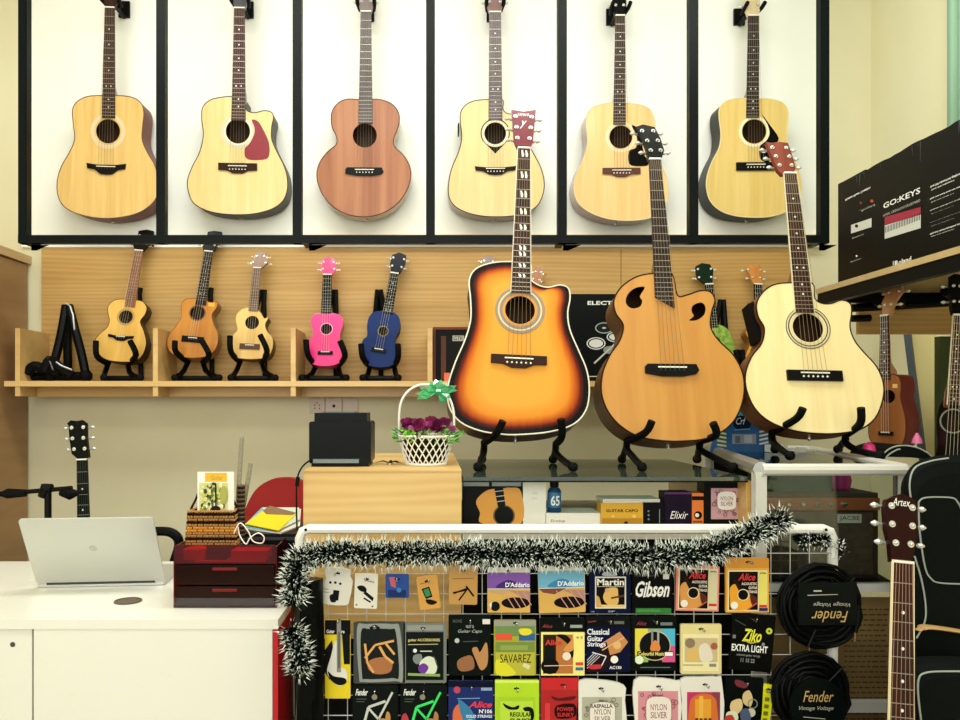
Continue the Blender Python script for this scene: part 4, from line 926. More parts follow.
packet('grey blister pack holding a gold capo, second from left in second row', 353.5, 622, 405, 683.5, '#3c423f', [('s', [(357, 628), (366, 624), (392, 624), (400, 629), (403, 678), (395, 681), (364, 682), (359, 676)], '#8c918c'), ('s', [(361, 632), (370, 629), (390, 629), (396, 633), (399, 675), (392, 678), (366, 679), (362, 674)], '#262c2a'), ('s', [(370, 660), (384, 657), (392, 662), (390, 672), (376, 674), (368, 668)], '#a86a3c'), ('c', 371.5, 628, 1.8, '#171a18'), ('c', 378, 628, 1.8, '#171a18')]+capo_pic(365, 642, 29, '#e0a55c'), name='capo_pack', cat='accessory packet', hole=(375, 626))
packet('clear pack of assorted picks with one purple pick in second row', 403.5, 623, 446.5, 683, '#6f7670', [('r', 406, 632, 443.5, 680, '#161e1c'), ('r', 407, 625, 443, 630.5, '#8f918c'), ('t', 'guitar ACCESSORIES', 408, 638.5, 440, 642, '#d8c878', 'b'), ('l', [(408, 644.5), (438, 644)], .8, '#b9b48c'), ('c', 415, 650.5, 2, '#e6e8e4'), ('l', [(420, 651), (432, 651)], 1.1, '#c9ccc4'), ('s', [(414, 655), (421, 654), (422, 660), (417, 664), (413, 660)], '#7a8280'), ('s', [(420, 662), (428, 656), (436, 660), (436, 672), (426, 676), (420, 671)], '#d8dfc8'), ('s', [(418.5, 666), (424, 663), (428.5, 667), (426, 672), (423, 674), (419, 671)], '#6a2a9a'), ('l', [(408, 674), (440, 675)], 2.6, '#8aa858'), ('l', [(434, 656), (438, 668)], 1, '#454c4a')], name='pick_pack', cat='accessory packet', hole=(423, 628))
packet('dark green card holding a tan wooden capo in second row', 448.5, 615, 491, 675.5, '#0d1a17', [('t', 'BONE', 453, 619.5, 462, 622.5, '#5c645c'), ('t', 'NUT &', 466, 625, 474, 628, '#9aa49c', 'b'), ('t', 'Guitar Capo', 458, 629.5, 482, 633.5, '#b9c0b4', 'i'), ('r', 482.5, 619, 490, 624, '#e4e2d8'), ('c', 457, 640.5, 2.4, '#b9c0b8'), ('l', [(463, 641.5), (478, 641)], .7, '#4c5650'), ('s', [(472, 649), (477, 647), (480, 652), (486, 642), (488, 652), (487, 665), (481, 670), (476, 660)], '#b98450'), ('s', [(459, 659), (470, 655), (474, 661), (473, 669), (461, 671), (457, 665)], '#94623c')], name='capo_pack', cat='accessory packet')
packet('yellow green string packet with red and blue bands in second row', 494, 620, 536, 675.5, '#a8a830', [('r', 494, 620, 536, 626, '#9a9a8a'), ('r', 495, 626, 535, 636, '#6a8a4a'), ('r', 495.5, 633.5, 512, 640, '#e0502c'), ('r', 519, 634, 535, 640.5, '#1c5a9a'), ('s', [(519, 629), (529, 628.5), (532, 632), (528, 635), (521, 634.5)], '#e6d620'), ('r', 495.5, 642, 534.5, 652, '#748a34'), ('r', 500, 645, 528, 650, '#8aa04a'), ('r', 495.5, 652, 534.5, 675, '#b9b432'), ('s', [(496, 660), (505, 662), (516, 674), (497, 674.5)], '#dcd820'), ('t', 'SAVAREZ', 500, 654, 531, 662.5, '#2a2c14'), ('p', [(524, 662), (530.5, 665.5), (528.5, 669.5), (522, 666)], '#dcd6a8')], hole=(515.5, 623))
def al2():
    return [('r', 541, 632, 584.5, 675.5, '#f6ea86'), ('r', 543, 634.5, 573, 673.5, '#b9702c'), ('r', 543, 634.5, 556, 673.5, '#4a2c18'), ('p', [(545, 645), (554, 645), (555, 664), (544, 664)], '#14201e'), ('e', 550, 666, 9, 8, '#17120f'), ('s', [(556, 634.8), (566, 635), (573, 644), (573, 657), (570, 655), (569, 646), (562, 639)], '#1c120e'), ('s', [(563, 650), (571, 640), (572.5, 634.8), (573, 634.8), (573, 650)], '#d8964a'), ('c', 566.5, 656, 4.2, '#efe2cc'), ('t', 'Alice', 545, 639.5, 562, 645, '#e02a2a', 'b'), ('t', '4 5', 576, 636, 582.5, 638.5, '#3a3a20'), ('r', 575.5, 662, 583, 665, '#d8402c'), ('r', 575.5, 667, 583, 670, '#2a6a9a'), ('l', [(544, 665.5), (573, 665)], .8, '#e6cfa0'), ('t', 'Alice', 542, 624, 552, 627.5, '#a83a3a', 'i'), ('r', 570, 624.5, 582, 627.5, '#9aa49a')]
packet('yellow framed packet picturing a brown guitar body in second row', 540, 618, 585, 676, '#0d1614', al2())
packet('blue classical guitar strings packet with slanted string picture', 586.5, 616, 630.5, 672, '#101a48', [('r', 586.5, 616, 630.5, 626.5, '#0a100e'), ('r', 614, 621, 624, 624, '#5c6460'), ('l', [(588, 622), (596, 621)], 1, '#8a2c30'), ('p', [(586.5, 672), (586.5, 662), (616, 630), (628, 640), (606, 668), (598, 672)], '#3a1820'), ('p', [(606, 640), (620, 632), (628, 642), (620, 652), (610, 655)], '#c98a4a'), ('c', 617, 645, 4, '#e0b878'), ('l', [(598, 646), (620, 632)], 1.3, '#c98a80'), ('l', [(602, 650), (624, 637)], 1.2, '#e0b090'), ('t', 'Classical', 587, 628.5, 609, 634.5, '#e9ecf4', 'b'), ('t', 'Guitar', 587, 635.5, 603, 641, '#e9ecf4', 'b'), ('t', 'Strings', 587, 641.5, 605.5, 647.5, '#e9ecf4', 'b'), ('l', [(592, 652), (606, 656), (600, 668)], 1, '#e6e8ec')]+[('l', [(586.8, 660+i*2.6), (594+i*1.8, 652.6+i*1.1)], .6, '#dfe2ea') for i in range(4)]+[('s', [(588, 665), (600, 664), (600, 668), (590, 668.5)], '#c02a3a'), ('c', 614, 659, 3.8, '#f0eee2'), ('t', 'AC130', 609, 665.5, 621, 668.5, '#f0f0f4', 'b')])
packet('multicoloured string packet with a black disc picture in second row', 631.5, 616, 676.5, 671, '#0c1614', [('r', 635, 628.5, 648, 660, '#e6d83c'), ('r', 648, 628.5, 662, 660, '#8aa88c'), ('r', 662, 628.5, 675, 646, '#4ab4d8'), ('r', 662, 646, 675, 662, '#d8508a'), ('r', 635, 655, 648, 662, '#8ab84a'), ('e', 654.5, 645.5, 16, 15, '#d8c890'), ('e', 654.5, 645.5, 15.2, 14.2, '#17181a'), ('r', 651, 630, 653, 656, '#8a8c8a'), ('r', 657, 630, 659, 656, '#a8a8a4'), ('s', [(651, 644), (655, 640), (659, 644), (659.5, 650), (650.5, 650)], '#e0863a'), ('r', 637, 651, 673, 656, '#1c1c14'), ('t', 'Colourful Music', 638, 651.5, 664, 655.3, '#f4e27a', 'b'), ('r', 664.5, 651.8, 672.5, 655.6, '#f0f0ea'), ('c', 639, 659.5, 4.2, '#e9efcf'), ('t', 'Alice', 636, 621, 646, 625, '#a03a4a', 'i'), ('r', 660, 622, 672, 625, '#6a7c78'), ('r', 640, 666.5, 670, 667.3, '#5c7a74')])
packet('cream string packet with a soft round fruits picture in second row', 680.5, 624, 721.5, 674, '#e4d694', [('r', 683, 634, 718.5, 671, '#f0e6b0'), ('r', 684.5, 638, 717.5, 662, '#cdb98c'), ('c', 690, 643, 5, '#8a7858'), ('s', [(687, 654), (694, 647), (702, 653), (700, 660), (688, 661)], '#dfb868'), ('s', [(699, 647), (706, 643), (711, 650), (712, 660), (701, 661)], '#e6ddc8'), ('c', 714, 646, 3.5, '#a8583c'), ('l', [(683, 664.8), (703, 664.8)], 1, '#a09a78'), ('r', 709, 663.5, 716, 666.5, '#8a8a80')])
packet('black packet reading extra light below a yellow script', 730.5, 614, 773.5, 671, '#090c0c', [('t', 'Ziko', 741.5, 629, 761, 642, '#e8e63a', 'ib'), ('c', 768, 629.5, 3.2, '#c9d83a'), ('c', 768, 629.5, 1.1, '#2c3a12'), ('t', 'EXTRA LIGHT', 732, 645, 768, 652, '#f4f6f2', 'b'), ('t', 'acoustic guitar strings', 737.5, 654.3, 761, 657, '#a8aca4'), ('t', '11 15 22', 742, 658.5, 756, 662.5, '#8c9490', 'b'), ('r', 732, 636, 735, 639.5, '#7a807c'), ('c', 763, 643, 1.6, '#8a8c98'), ('l', [(733, 621), (744, 626)], .8, '#3c4846'), ('s', [(743, 640), (750, 642), (758, 641), (750, 643.5)], '#b8b82a')], roll=-5)
# row three
def fender_pack(x0, c1, c2, extra):
    return [('t', 'Fender', x0+3, 689, x0+15.5, 695.5, '#e9ece6', 'ib'), ('l', [(x0+4, 699), (x0+14, 699)], .6, '#59625e'), ('l', [(x0+4, 701.5), (x0+12, 701.5)], .6, '#59625e'), ('c', x0+22, 697, 2.8, '#8c8478'), ('l', [(x0+12, 722), (x0+16, 707), (x0+33, 701)], 2.6, c1), ('l', [(x0+16, 708), (x0+26, 719), (x0+40, 692)], 2.2, c1), ('c', x0+30, 724, 6, c2), ('s', [(x0+34, 712), (x0+38, 716), (x0+36, 735), (x0+32, 730)], c2)]+extra
packet('dark blister pack holding a silver capo, leftmost in bottom row', 352.5, 685, 398, 745, '#141d1b', fender_pack(352.5, '#c9cbc4', '#b98a4c', []), name='capo_pack', cat='accessory packet')
packet('dark blister pack holding a bright green capo in bottom row', 400.5, 685, 447, 745, '#141d1b', fender_pack(400.5, '#2ee06a', '#a87a4c', [('s', [(402, 716), (406, 713), (409, 722), (402, 724)], '#b83048')]), name='capo_pack', cat='accessory packet')
packet('dark blue string packet with red script in bottom row', 448.5, 681, 493.5, 745, '#12286a', [('r', 448.5, 681, 493.5, 687, '#0e1a3c'), ('c', 457, 689.8, 3.5, '#b83a5a'), ('r', 481, 687.5, 492, 690.5, '#8aa0c8'), ('l', [(457, 698.5), (480, 698)], .8, '#7aa0c8'), ('s', [(453, 712), (458, 704), (464, 706), (467, 716), (463, 728), (454, 728)], '#d8683a'), ('s', [(458, 700), (470, 708), (476, 722), (466, 726)], '#2c7aa8'), ('t', 'Alice', 468.5, 701, 492, 707.5, '#ec3048', 'ib'), ('t', "N'106", 479, 709, 492, 713, '#f0f2f4', 'b'), ('t', 'SOLID STRINGS', 466, 714.5, 492, 717.5, '#e6ecf4', 'b'), ('c', 470, 722, 3.6, '#5ac0d8')])
packet('lime green string packet with black curled emblem in bottom row', 495, 680, 539, 745, '#b4dc1e', [('r', 495, 680, 539, 683, '#d8f060'), ('r', 496.5, 697, 535, 745, '#a4cf1c'), ('r', 500, 701, 533, 745, '#b9dc3a'), ('s', [(503, 703), (507, 705), (513, 707), (519, 705), (518, 709), (510, 709.5), (505, 707)], '#14160c'), ('s', [(523, 708), (528, 706.5), (533, 709), (534, 717), (531, 722), (530, 712), (525, 711)], '#14160c'), ('t', 'REGULAR', 510, 712, 532, 716.5, '#1b2010', 'b'), ('t', 'SLINKY', 510, 718, 532, 723, '#1b2010', 'b')], hole=(516.5, 688.5))
packet('red string packet with dark swirled lettering in bottom row', 541, 678, 578.5, 745, '#b01018', [('r', 541, 678, 578.5, 690, '#c8141e'), ('s', [(551, 696), (559, 698), (566, 697), (576, 696), (572, 700), (556, 700.5)], '#5a0c10'), ('r', 545, 703, 550, 745, '#d83038'), ('s', [(556, 706), (574, 704), (575, 716), (557, 718)], '#3c0a0c'), ('t', 'POWER', 557, 707, 574, 711, '#c8242c', 'b'), ('t', 'SLINKY', 557, 712.5, 574, 716.5, '#c8242c', 'b')], hole=(563, 685))
packet('white and grey ornate string packet in bottom row', 578.5, 681, 625, 745, '#e9e8df', ornate(582, 697, 622, 740, '#b4b2a0', '#5c5a4c')+[('t', 'Alice', 598, 698.5, 607, 701, '#2c2a24'), ('t', 'RASPALLA', 590, 703, 612, 707, '#4a4638', 'b')], hole=(601, 688.5), shape=[(579, 681), (600, 680), (624, 685), (625, 700), (624, 745), (579, 745), (578, 700)])
packet('white and pink ornate string packet in bottom row', 633.5, 679, 679.5, 745, '#eeebe2', ornate(638, 691, 678, 738, '#d8909a', '#8c3048')+[('t', 'Royal', 652, 693, 662, 696, '#3a2428')], hole=(658.5, 686.5), shape=[(634, 681), (655, 678), (677, 681), (680, 686), (679, 745), (638, 745), (635, 720)])
packet('white topped string packet with orange arched picture in bottom row', 680.5, 677, 723, 745, '#e9e6dc', [('r', 687, 692, 720, 745, '#c42a66'), ('r', 712, 692, 720, 745, '#8c3a4a'), ('s', [(689, 745), (689, 708), (693, 697), (704, 693.5), (714, 697), (717, 708), (717, 745)], '#d8702a'), ('r', 695, 699, 711, 745, '#e8a22e'), ('r', 699, 696, 703, 745, '#f0b848')]+[('r', 695+i*4.4, 718, 698+i*4.4, 726, '#5a2410') for i in range(4)], hole=(705, 684.5), shape=[(681, 679), (700, 677), (717, 677), (722, 682), (723, 745), (684, 745), (682, 700)])
packet('black packet with pale swirl picture, rightmost full packet in bottom row', 724, 677, 762, 745, '#101816', [('s', [(734, 680), (746, 683), (744, 688), (735, 686)], '#7a2c34'), ('s', [(742, 694), (748, 690), (752, 698), (750, 706), (743, 703)], '#d9c08a'), ('s', [(731, 702), (740, 699), (742, 708), (735, 716), (730, 710)], '#e0c48c'), ('s', [(727, 713), (736, 712), (738, 720), (727, 722)], '#dfe0c0'), ('c', 751, 712, 4.4, '#c9c4b0'), ('s', [(740, 712), (747, 708), (751, 718), (744, 726)], '#4a5878'), ('s', [(725, 718), (733, 716), (736, 730), (725, 732)], '#b83a30'), ('o', 752, 703, 5, 1, '#8a8a70')], roll=-3)
packet('narrow bright yellow packet tilted at the end of the bottom row', 760, 684, 770.5, 745, '#e0e01c', [('r', 761.5, 694, 769, 745, '#cfd010')]+[('r', 763, 697+i*7, 767.5, 701+i*7, '#6a6c10') for i in range(5)]+[('c', 765, 691, 1.8, '#8a8c10')], roll=-7)

# ---------------------------------------------------------------- coiled cables
def cable(label, cx, cy, r, flip, Y):
    k = Y/F; P = W(cx, cy+r, Y); t = thing('guitar_cable', label, 'cable', P, 'coiled guitar cables on the grid')
    random.seed(int(cy)); m = M(); pts = []; n = 26*18
    for i in range(n):
        a = 2*math.pi*i/26; lp = i//26
        rr = (r-3-(lp % 9)*2.9)*k+random.uniform(-.0018, .0018)
        pts.append((rr*math.cos(a)*.98, .012-.0075*(lp//9)-.006*math.sin(i*.37), r*k+rr*math.sin(a)*1.02))
    m.tube(pts, .0042, mat('#0a0d0c', .55, spec=.25), 6); m.build('cable_coil', t)
    for a in (.8, 2.5, 4.3):
        m = M(); ca, sa = math.cos(a), math.sin(a)
        q = [(ca*(r-21)*k, 0, r*k+sa*(r-21)*k), (ca*(r-1)*k, 0, r*k+sa*(r-1)*k)]
        m.tube([(q[0][0], -.012, q[0][2]), (q[1][0], -.012, q[1][2])], .0022, BLK2, 6).build('cable_tie', t)
    jk = M(); s = 1 if flip else -1
    x = 27*k; zt = (r-10)*k
    if flip:
        jk.tube([(x+.014, -.012, zt+.03), (x+.012, -.014, zt-.0), (x+.006, -.014, zt-.03)], [.004, .0055, .0055], BLK, 8)
        j = jk.build('jack_plug', t); M().tube([(x+.006, -.014, zt-.03), (x+.005, -.014, zt-.05)], .003, mat('#c9a86a', .25, .9), 8).build('plug_tip', j)
    cp = mat('#0d1513', .4)
    w = 29*k; h = 21*k; c0 = r*k+(6 if flip else -8)*k
    o = M().box((-w, -.024, c0-h), (w, -.019, c0+h), cp).build('label_card', t) if flip else M().lathe([(0, 0), (w*.95, 0), (w*.95, .003), (0, .003)], cp, (0, -.02, c0), 30, 'y').build('label_card', t)
    x = M(); gold = mat('#c9a868', .35); sil = mat('#b9b8a8', .4)
    y0 = .0
    if flip:
        x.text('Fender', -16*k, -18*k, 20*k, -7*k, 0, gold, True, True); x.text('Vintage Voltage', -14*k, -3*k, 22*k, 2*k, 0, sil, True, True)
        x.prism([(-20*k, 8*k), (10*k, 9*k), (10*k, 9.6*k), (-20*k, 8.8*k)], 0, 0, sil); x.prism([(-14*k, 12*k), (-6*k, 12*k), (-6*k, 13.4*k), (-14*k, 13.4*k)], 0, 0, sil)
    else:
        x.text('Fender', -14*k, 4*k, 16*k, 15*k, 0, gold, True); x.text('Vintage Voltage', -18*k, -5*k, 16*k, 0, 0, sil, True)
        x.prism([(-14*k, -11*k), (8*k, -13*k), (8*k, -12.3*k), (-14*k, -10.3*k)], 0, 0, sil)
    d = -.0245 if flip else -.0235
    x.v = [(v[0], d, c0+v[1]) for v in x.v]; x.build('lettering', o)
cable('upper coiled black guitar cable with an upside down label', 822, 607, 44, True, YG-.04)
cable('lower coiled black guitar cable with round upright label', 812, 694, 42, False, YG-.04)

# ---------------------------------------------------------------- tinsel garlands
def garland(label, path, r, density, seed, name='tinsel_garland', tipf=.34):
    random.seed(seed); c = W(*path[len(path)//2]); t_m = M()
    pts = spline([W(*p)-c for p in path], 10)
    core = M(); dark = mat('#07160f', .6, spec=.2); tip = mat('#dfe6dc', .5); mid = mat('#123a28', .6, spec=.2)
    rr = r
    L = 0
    for a, b in zip(pts, pts[1:]):
        seg = (b-a); l = seg.length; L += l; d = seg.normalized(); n1 = d.orthogonal().normalized(); n2 = d.cross(n1)
        for i in range(max(1, int(l*density+random.random()))):
            p = a+seg*random.random(); an = random.uniform(0, 2*math.pi)
            out = (n1*math.cos(an)+n2*math.sin(an))+d*random.uniform(-.7, .7); out.normalize()
            ln = rr*random.uniform(.35, 1.08); sd = out.cross(Vector((random.random()-.5, random.random()-.5, random.random()-.5))).normalized()*.0014
            q0, q1, q2 = p, p+out*ln*(1-tipf), p+out*ln
            if q2.y+c.y > YG-.013: q2.y = YG-.013-c.y; q1.y = min(q1.y, q2.y)
            t_m.add([tuple(q0-sd), tuple(q0+sd), tuple(q1+sd), tuple(q1-sd)], [(0, 1, 2, 3)], dark if random.random() < .75 else mid)
            if random.random() < .62: t_m.add([tuple(q1-sd*1.1), tuple(q1+sd*1.1), tuple(q2)], [(0, 1, 2)], tip)
    o = thing(name, label, 'garland', c)
    t_m.build('needles', o); core.tube([tuple(p) for p in pts], .0022, dark, 6).build('core_wire', o)
YT = 1.66
garland('long dark green tinsel garland with white tips along the top of wire grid', [(293, 604, YT-.02), (294, 590, YT-.02), (296, 572, YT-.02), (306, 557, YT), (340, 553, YT), (390, 554, YT), (440, 553, YT), (500, 554, YT), (560, 554, YT), (620, 555, YT), (670, 557, YT), (705, 552, YT), (735, 541, YT), (760, 530, YT), (784, 519, YT)], .045, 9500, 1)
garland('short end of green and white tinsel hanging beside the red desk side', [(291, 628, YT-.03), (295, 640, YT-.03), (298, 650, YT-.03), (300, 661, YT-.03), (298, 672, YT-.03)], .043, 9000, 2)
garland('small tuft of white tipped tinsel behind the right corner of wire grid', [(790, 537, YT+.12), (812, 535, YT+.13), (826, 548, YT+.14)], .03, 2500, 3)
# ---------------------------------------------------------------- things standing on the cabinet
def printer():
    Y = 1.95; x0, x1 = wx(309, Y), wx(371, Y); P = Vector(((x0+x1)/2, Y, CT)); w = (x1-x0)/2
    t = thing('receipt_printer', 'black cube receipt printer at the left of the oak cabinet top', 'printer', P)
    g = mat('#0c1110', .35); h = wz(413, Y)-CT; Y1 = Y+.15
    m = M(); w2 = w-.012
    M().prism(rrect(-w, .008, w, h*.84, .006), -.14, -.0, g).build('housing', t).rotation_euler = (R(90), 0, 0)
    M().box((-w2, .012, h*.84-.001), (w2, .13, h), g).build('top_cover', t)
    M().box((-w+.006, .002, 0), (w-.006, .135, .008), BLK).build('base', t)
    M().box((-w+.012, -.012, .010), (w-.03, 0, .020), mat('#6a7674', .3, .4)).build('paper_slot', t)
    M().box((-w2+.02, .02, h), (w2-.03, .08, h+.003), mat('#38504c', .3)).build('lid_button', t)
    c = M().tube(spline([tuple(W(*p)-P) for p in ((314, 458, 2.0), (303, 466, 1.86), (297, 480, 1.83), (296.5, 505, 1.83), (297, 530, 1.84))]), .0022, BLK, 6).build('power_cable', t)
    M().tube([tuple(W(298, 477, 1.83)-P), tuple(W(297, 486, 1.83)-P)], .005, BLK, 8).build('ferrite', c)
printer()
def keys():
    Y = 2.02; P = W(390, 461, Y); P.z = CT+.0005
    t = thing('key_bunch', 'small bunch of keys lying between printer and flower basket', 'keys', P)
    M().tube([(.008*math.cos(a/2), .02*math.sin(a/2), .002) for a in range(13)], .0012, CHROME, 5, True).build('key_ring', t)
    for a, l in ((.2, .03), (1.4, .02), (-.5, .028), (2.9, .04)):
        M().tube([(0, 0, .004), (math.cos(a)*l*.5, math.sin(a)*l*.5, .009), (math.cos(a)*l, math.sin(a)*l, .004)], [.003, .0045, .0015], BLK2, 6, flat=.4).build('key', t)
keys()
def basket():
    Y = 2.02; P = W(426, 464, Y); P.z = CT; k = Y/F
    t = thing('flower_basket', 'white lattice basket of purple flowers on the oak cabinet', 'basket', P)
    H = wz(437, Y)-CT; r0, r1 = 20*k, 28*k
    wm = mat('#f0eee4', .5)
    m = M()
    rad = lambda f: r0+(r1-r0)*f
    n = 22
    for s in (-1, 1):
        for i in range(n):
            pts = []
            for j in range(7):
                f = j/6; a = 2*math.pi*(i+s*f*2.4)/n; pts.append((rad(f)*math.cos(a), rad(f)*math.sin(a), .003+H*f))
            m.tube(pts, .0018, wm, 5)
    m.build('lattice', t)
    for f, rr in ((0, .0035), (1, .0035)):
        M().tube([(rad(f)*math.cos(R(a)), rad(f)*math.sin(R(a)), .0035+H*f) for a in range(0, 360, 12)], rr, wm, 6, True).build('rim', t)
    M().lathe([(0, .002), (r0, .002), (r0, .005), (0, .005)], wm, n=24).build('base', t)
    hp = [((p[0]-426)*k, 0, (464-p[1])*k) for p in ((400, 440), (399, 420), (401, 402), (409, 390), (422, 384), (436, 386), (447, 394), (453, 408), (454, 425), (452, 437))]
    M().tube(spline(hp), .0032, wm, 8).build('handle', t)
    rb = M(); gm = clear('#a8e8c8', .1, 'green_ribbon', .65, '#2fc07c')
    bx, bz = (438-426)*k, (464-391)*k
    for dx, dz, w in ((-.058, -.014, .012), (-.05, .002, .012), (.028, .018, .014), (.036, -.006, .014), (.0, .032, .012), (-.028, .018, .014), (.02, -.03, .01), (.05, .01, .01)):
        d = Vector((dx, 0, dz)); nrm = Vector((-dz, 0, dx)).normalized()*w
        a = Vector((bx, -.004, bz)); q = [a-nrm*.25, a+nrm*.25, a+d*.6+nrm+Vector((0, -.012, 0)), a+d+nrm*.6, a+d*.85-nrm*.1+Vector((0, -.004, 0)), a+d-nrm*.8, a+d*.6-nrm+Vector((0, -.008, 0))]
        rb.add([tuple(v) for v in q], [(0, 1, 2), (0, 2, 4), (0, 4, 6), (2, 3, 4), (4, 5, 6)], gm)
    rb.tube([(bx-.006, -.006, bz), (bx+.008, -.006, bz)], .008, gm, 8)
    rb.build('ribbon_bow', t)
    random.seed(5)
    def flower(cx, cy, cz, r, col1, col2, name='flower'):
        f = M()
        for i in range(34):
            a = random.uniform(0, 6.28); el = random.uniform(-.1, 1.5); d = Vector((math.cos(a)*math.cos(el), math.sin(a)*math.cos(el), math.sin(el)))
            s = d.orthogonal().normalized(); u = d.cross(s); c0 = Vector((cx, cy, cz))+d*r*.55
            rr = r*.48; q = [c0-s*rr*.6, c0+u*rr*.5, c0+s*rr*.6, c0+d*rr*.9+s*rr*.5, c0+d*rr*1.15, c0+d*rr*.9-s*rr*.5]
            f.add([tuple(v) for v in q], [(0, 1, 2), (0, 2, 3), (0, 3, 4), (0, 4, 5)], mat(col1 if random.random() < .6 else col2, .6))
        f.build(name, t)
    for px, dy in ((408, -.012), (420, -.035), (434, -.035), (444, -.02)):
        flower((px-426)*k, dy, H+.018+.004*random.random(), .030, '#6a1844', '#98286a')
    flower((431-426)*k, .02, H+.024, .03, '#8c2450', '#5a1438'); flower((416-426)*k, .02, H+.02, .028, '#3c0c28', '#6a1844')
    flower((410-426)*k, -.05, H+.006, .016, '#9ad04a', '#6ab02a', 'green_bloom'); flower((424-426)*k, -.052, H+.004, .012, '#b8b070', '#8a8a50', 'green_bloom'); flower((440-426)*k, -.05, H+.003, .012, '#c0a890', '#8a9a50', 'green_bloom')
    lf = M()
    for i in range(240):
        a = random.uniform(0, 6.28); rr = r1*random.uniform(.6, 1.2); p = Vector((rr*math.cos(a), rr*math.sin(a), H+random.uniform(-.012, .02)))
        d = Vector((math.cos(a), math.sin(a), random.uniform(-.3, .9))).normalized()*random.uniform(.012, .024); s = d.orthogonal().normalized()*.004
        lf.add([tuple(p), tuple(p+d*.5+s), tuple(p+d), tuple(p+d*.5-s)], [(0, 1, 2, 3)], mat(random.choice(('#3c7a2a', '#5aa03a', '#2a5a24', '#8ab84a')), .6))
    lf.build('leaves', t)
    M().lathe([(0, .006), (r0*.9, .006), (r1*.86, H*.9), (0, H*.9)], mat('#1a2412', .8), n=20).build('floral_foam', t)
basket()

# ---------------------------------------------------------------- reception desk
YD = 1.77; DT = .75
def desk():
    c = (-1.2, YD, 0); t = thing('reception_desk', 'glossy white reception desk with a red end panel at lower left', 'desk', c)
    wm = mat('#f0efe4', .3, coat=.3); xr = wx(278, YD)
    shift(M().box((-2.0, YD, DT-.022), (xr, 2.43, DT), wm), c).build('desk_top', t)
    shift(M().box((-2.0, YD+.012, 0), (wx(31.5, YD+.01), YD+.03, DT-.0225), wm), c).build('front_panel', t)
    shift(M().box((wx(33, YD), YD+.004, 0), (xr-.014, YD+.03, DT-.0225), wm), c).build('front_panel', t)
    shift(M().box((xr-.013, YD+.004, 0), (xr-.001, 2.42, DT-.0225), mat('#c4121c', .35, coat=.3)), c).build('end_panel', t)
    shift(M().lathe([(.006, 0), (.006, .001)], mat('#4a4a44', .4), (wx(10, YD), YD+.0115, wz(646, YD)), 12, 'y'), c).build('cam_cover', t)
    g = W(128, 601.5, 1.0); Yg = (ZC-DT)*F/(601.5-HZ); xg = wx(128, Yg)
    shift(M().lathe([(.0, .0), (.034, .0), (.034, .003), (.030, .004), (.029, .002), (0, .0015)], mat('#5a4a38', .4), (xg, Yg, DT), 24), c).build('cable_grommet', t)
desk()
def laptop():
    BL = Vector((-1.075, 2.078, DT+.012)); BR = Vector((-.735, 2.11, DT+.012)); TL = Vector((-1.073, 1.98, .953)); TR = Vector((-.735, 2.012, .957))
    t = thing('laptop', 'open silver laptop seen from behind on the white desk', 'laptop', (BL+BR)/2-Vector((0, 0, .012)))
    c = t.location.copy(); sv = mat('#c6c7c0', .35, .35)
    ux = (BR-BL); uy = (TL-BL); nrm = ux.cross(uy).normalized()*.005
    def pt(a, b, s): return tuple(BL+ux*a+uy*b+nrm*s-c)
    rp = rrect(0, 0, 1, 1, .035, 4)
    m = M(); m.prism(rp, 0, 1, sv); m.v = [pt(v[0], v[1], v[2]-.5) for v in m.v]; lid = m.build('lid', t)
    m = M(); m.prism(rrect(.03, .05, .97, .96, .01), 0, .0, BLK2); m.v = [pt(v[0], v[1], -.62) for v in m.v]; m.build('screen', t)
    m = M(); m.prism(circ(.5, .55, .03, 16, .045), 0, 0, mat('#b4b5ae', .2, .5)); m.v = [pt(v[0], v[1], .53) for v in m.v]; m.build('round_mark', lid)
    back = Vector((-uy.y, 0, 0)); d = Vector((-ux.y, ux.x, 0)).normalized()*.235
    m = M(); m.prism(rrect(0, 0, 1, 1, .03, 4), 0, 1, sv)
    m.v = [tuple(Vector((BL.x, BL.y, DT+.001))+Vector((ux.x, ux.y, 0))*v[0]+d*v[1]+Vector((0, 0, .010*v[2]))-c) for v in m.v]; m.build('keyboard_base', t)
    m = M().tube([tuple(BL+ux*.08-c), tuple(BL+ux*.92-c)], .005, mat('#3a3c3a', .4), 8).build('hinge', t)
laptop()
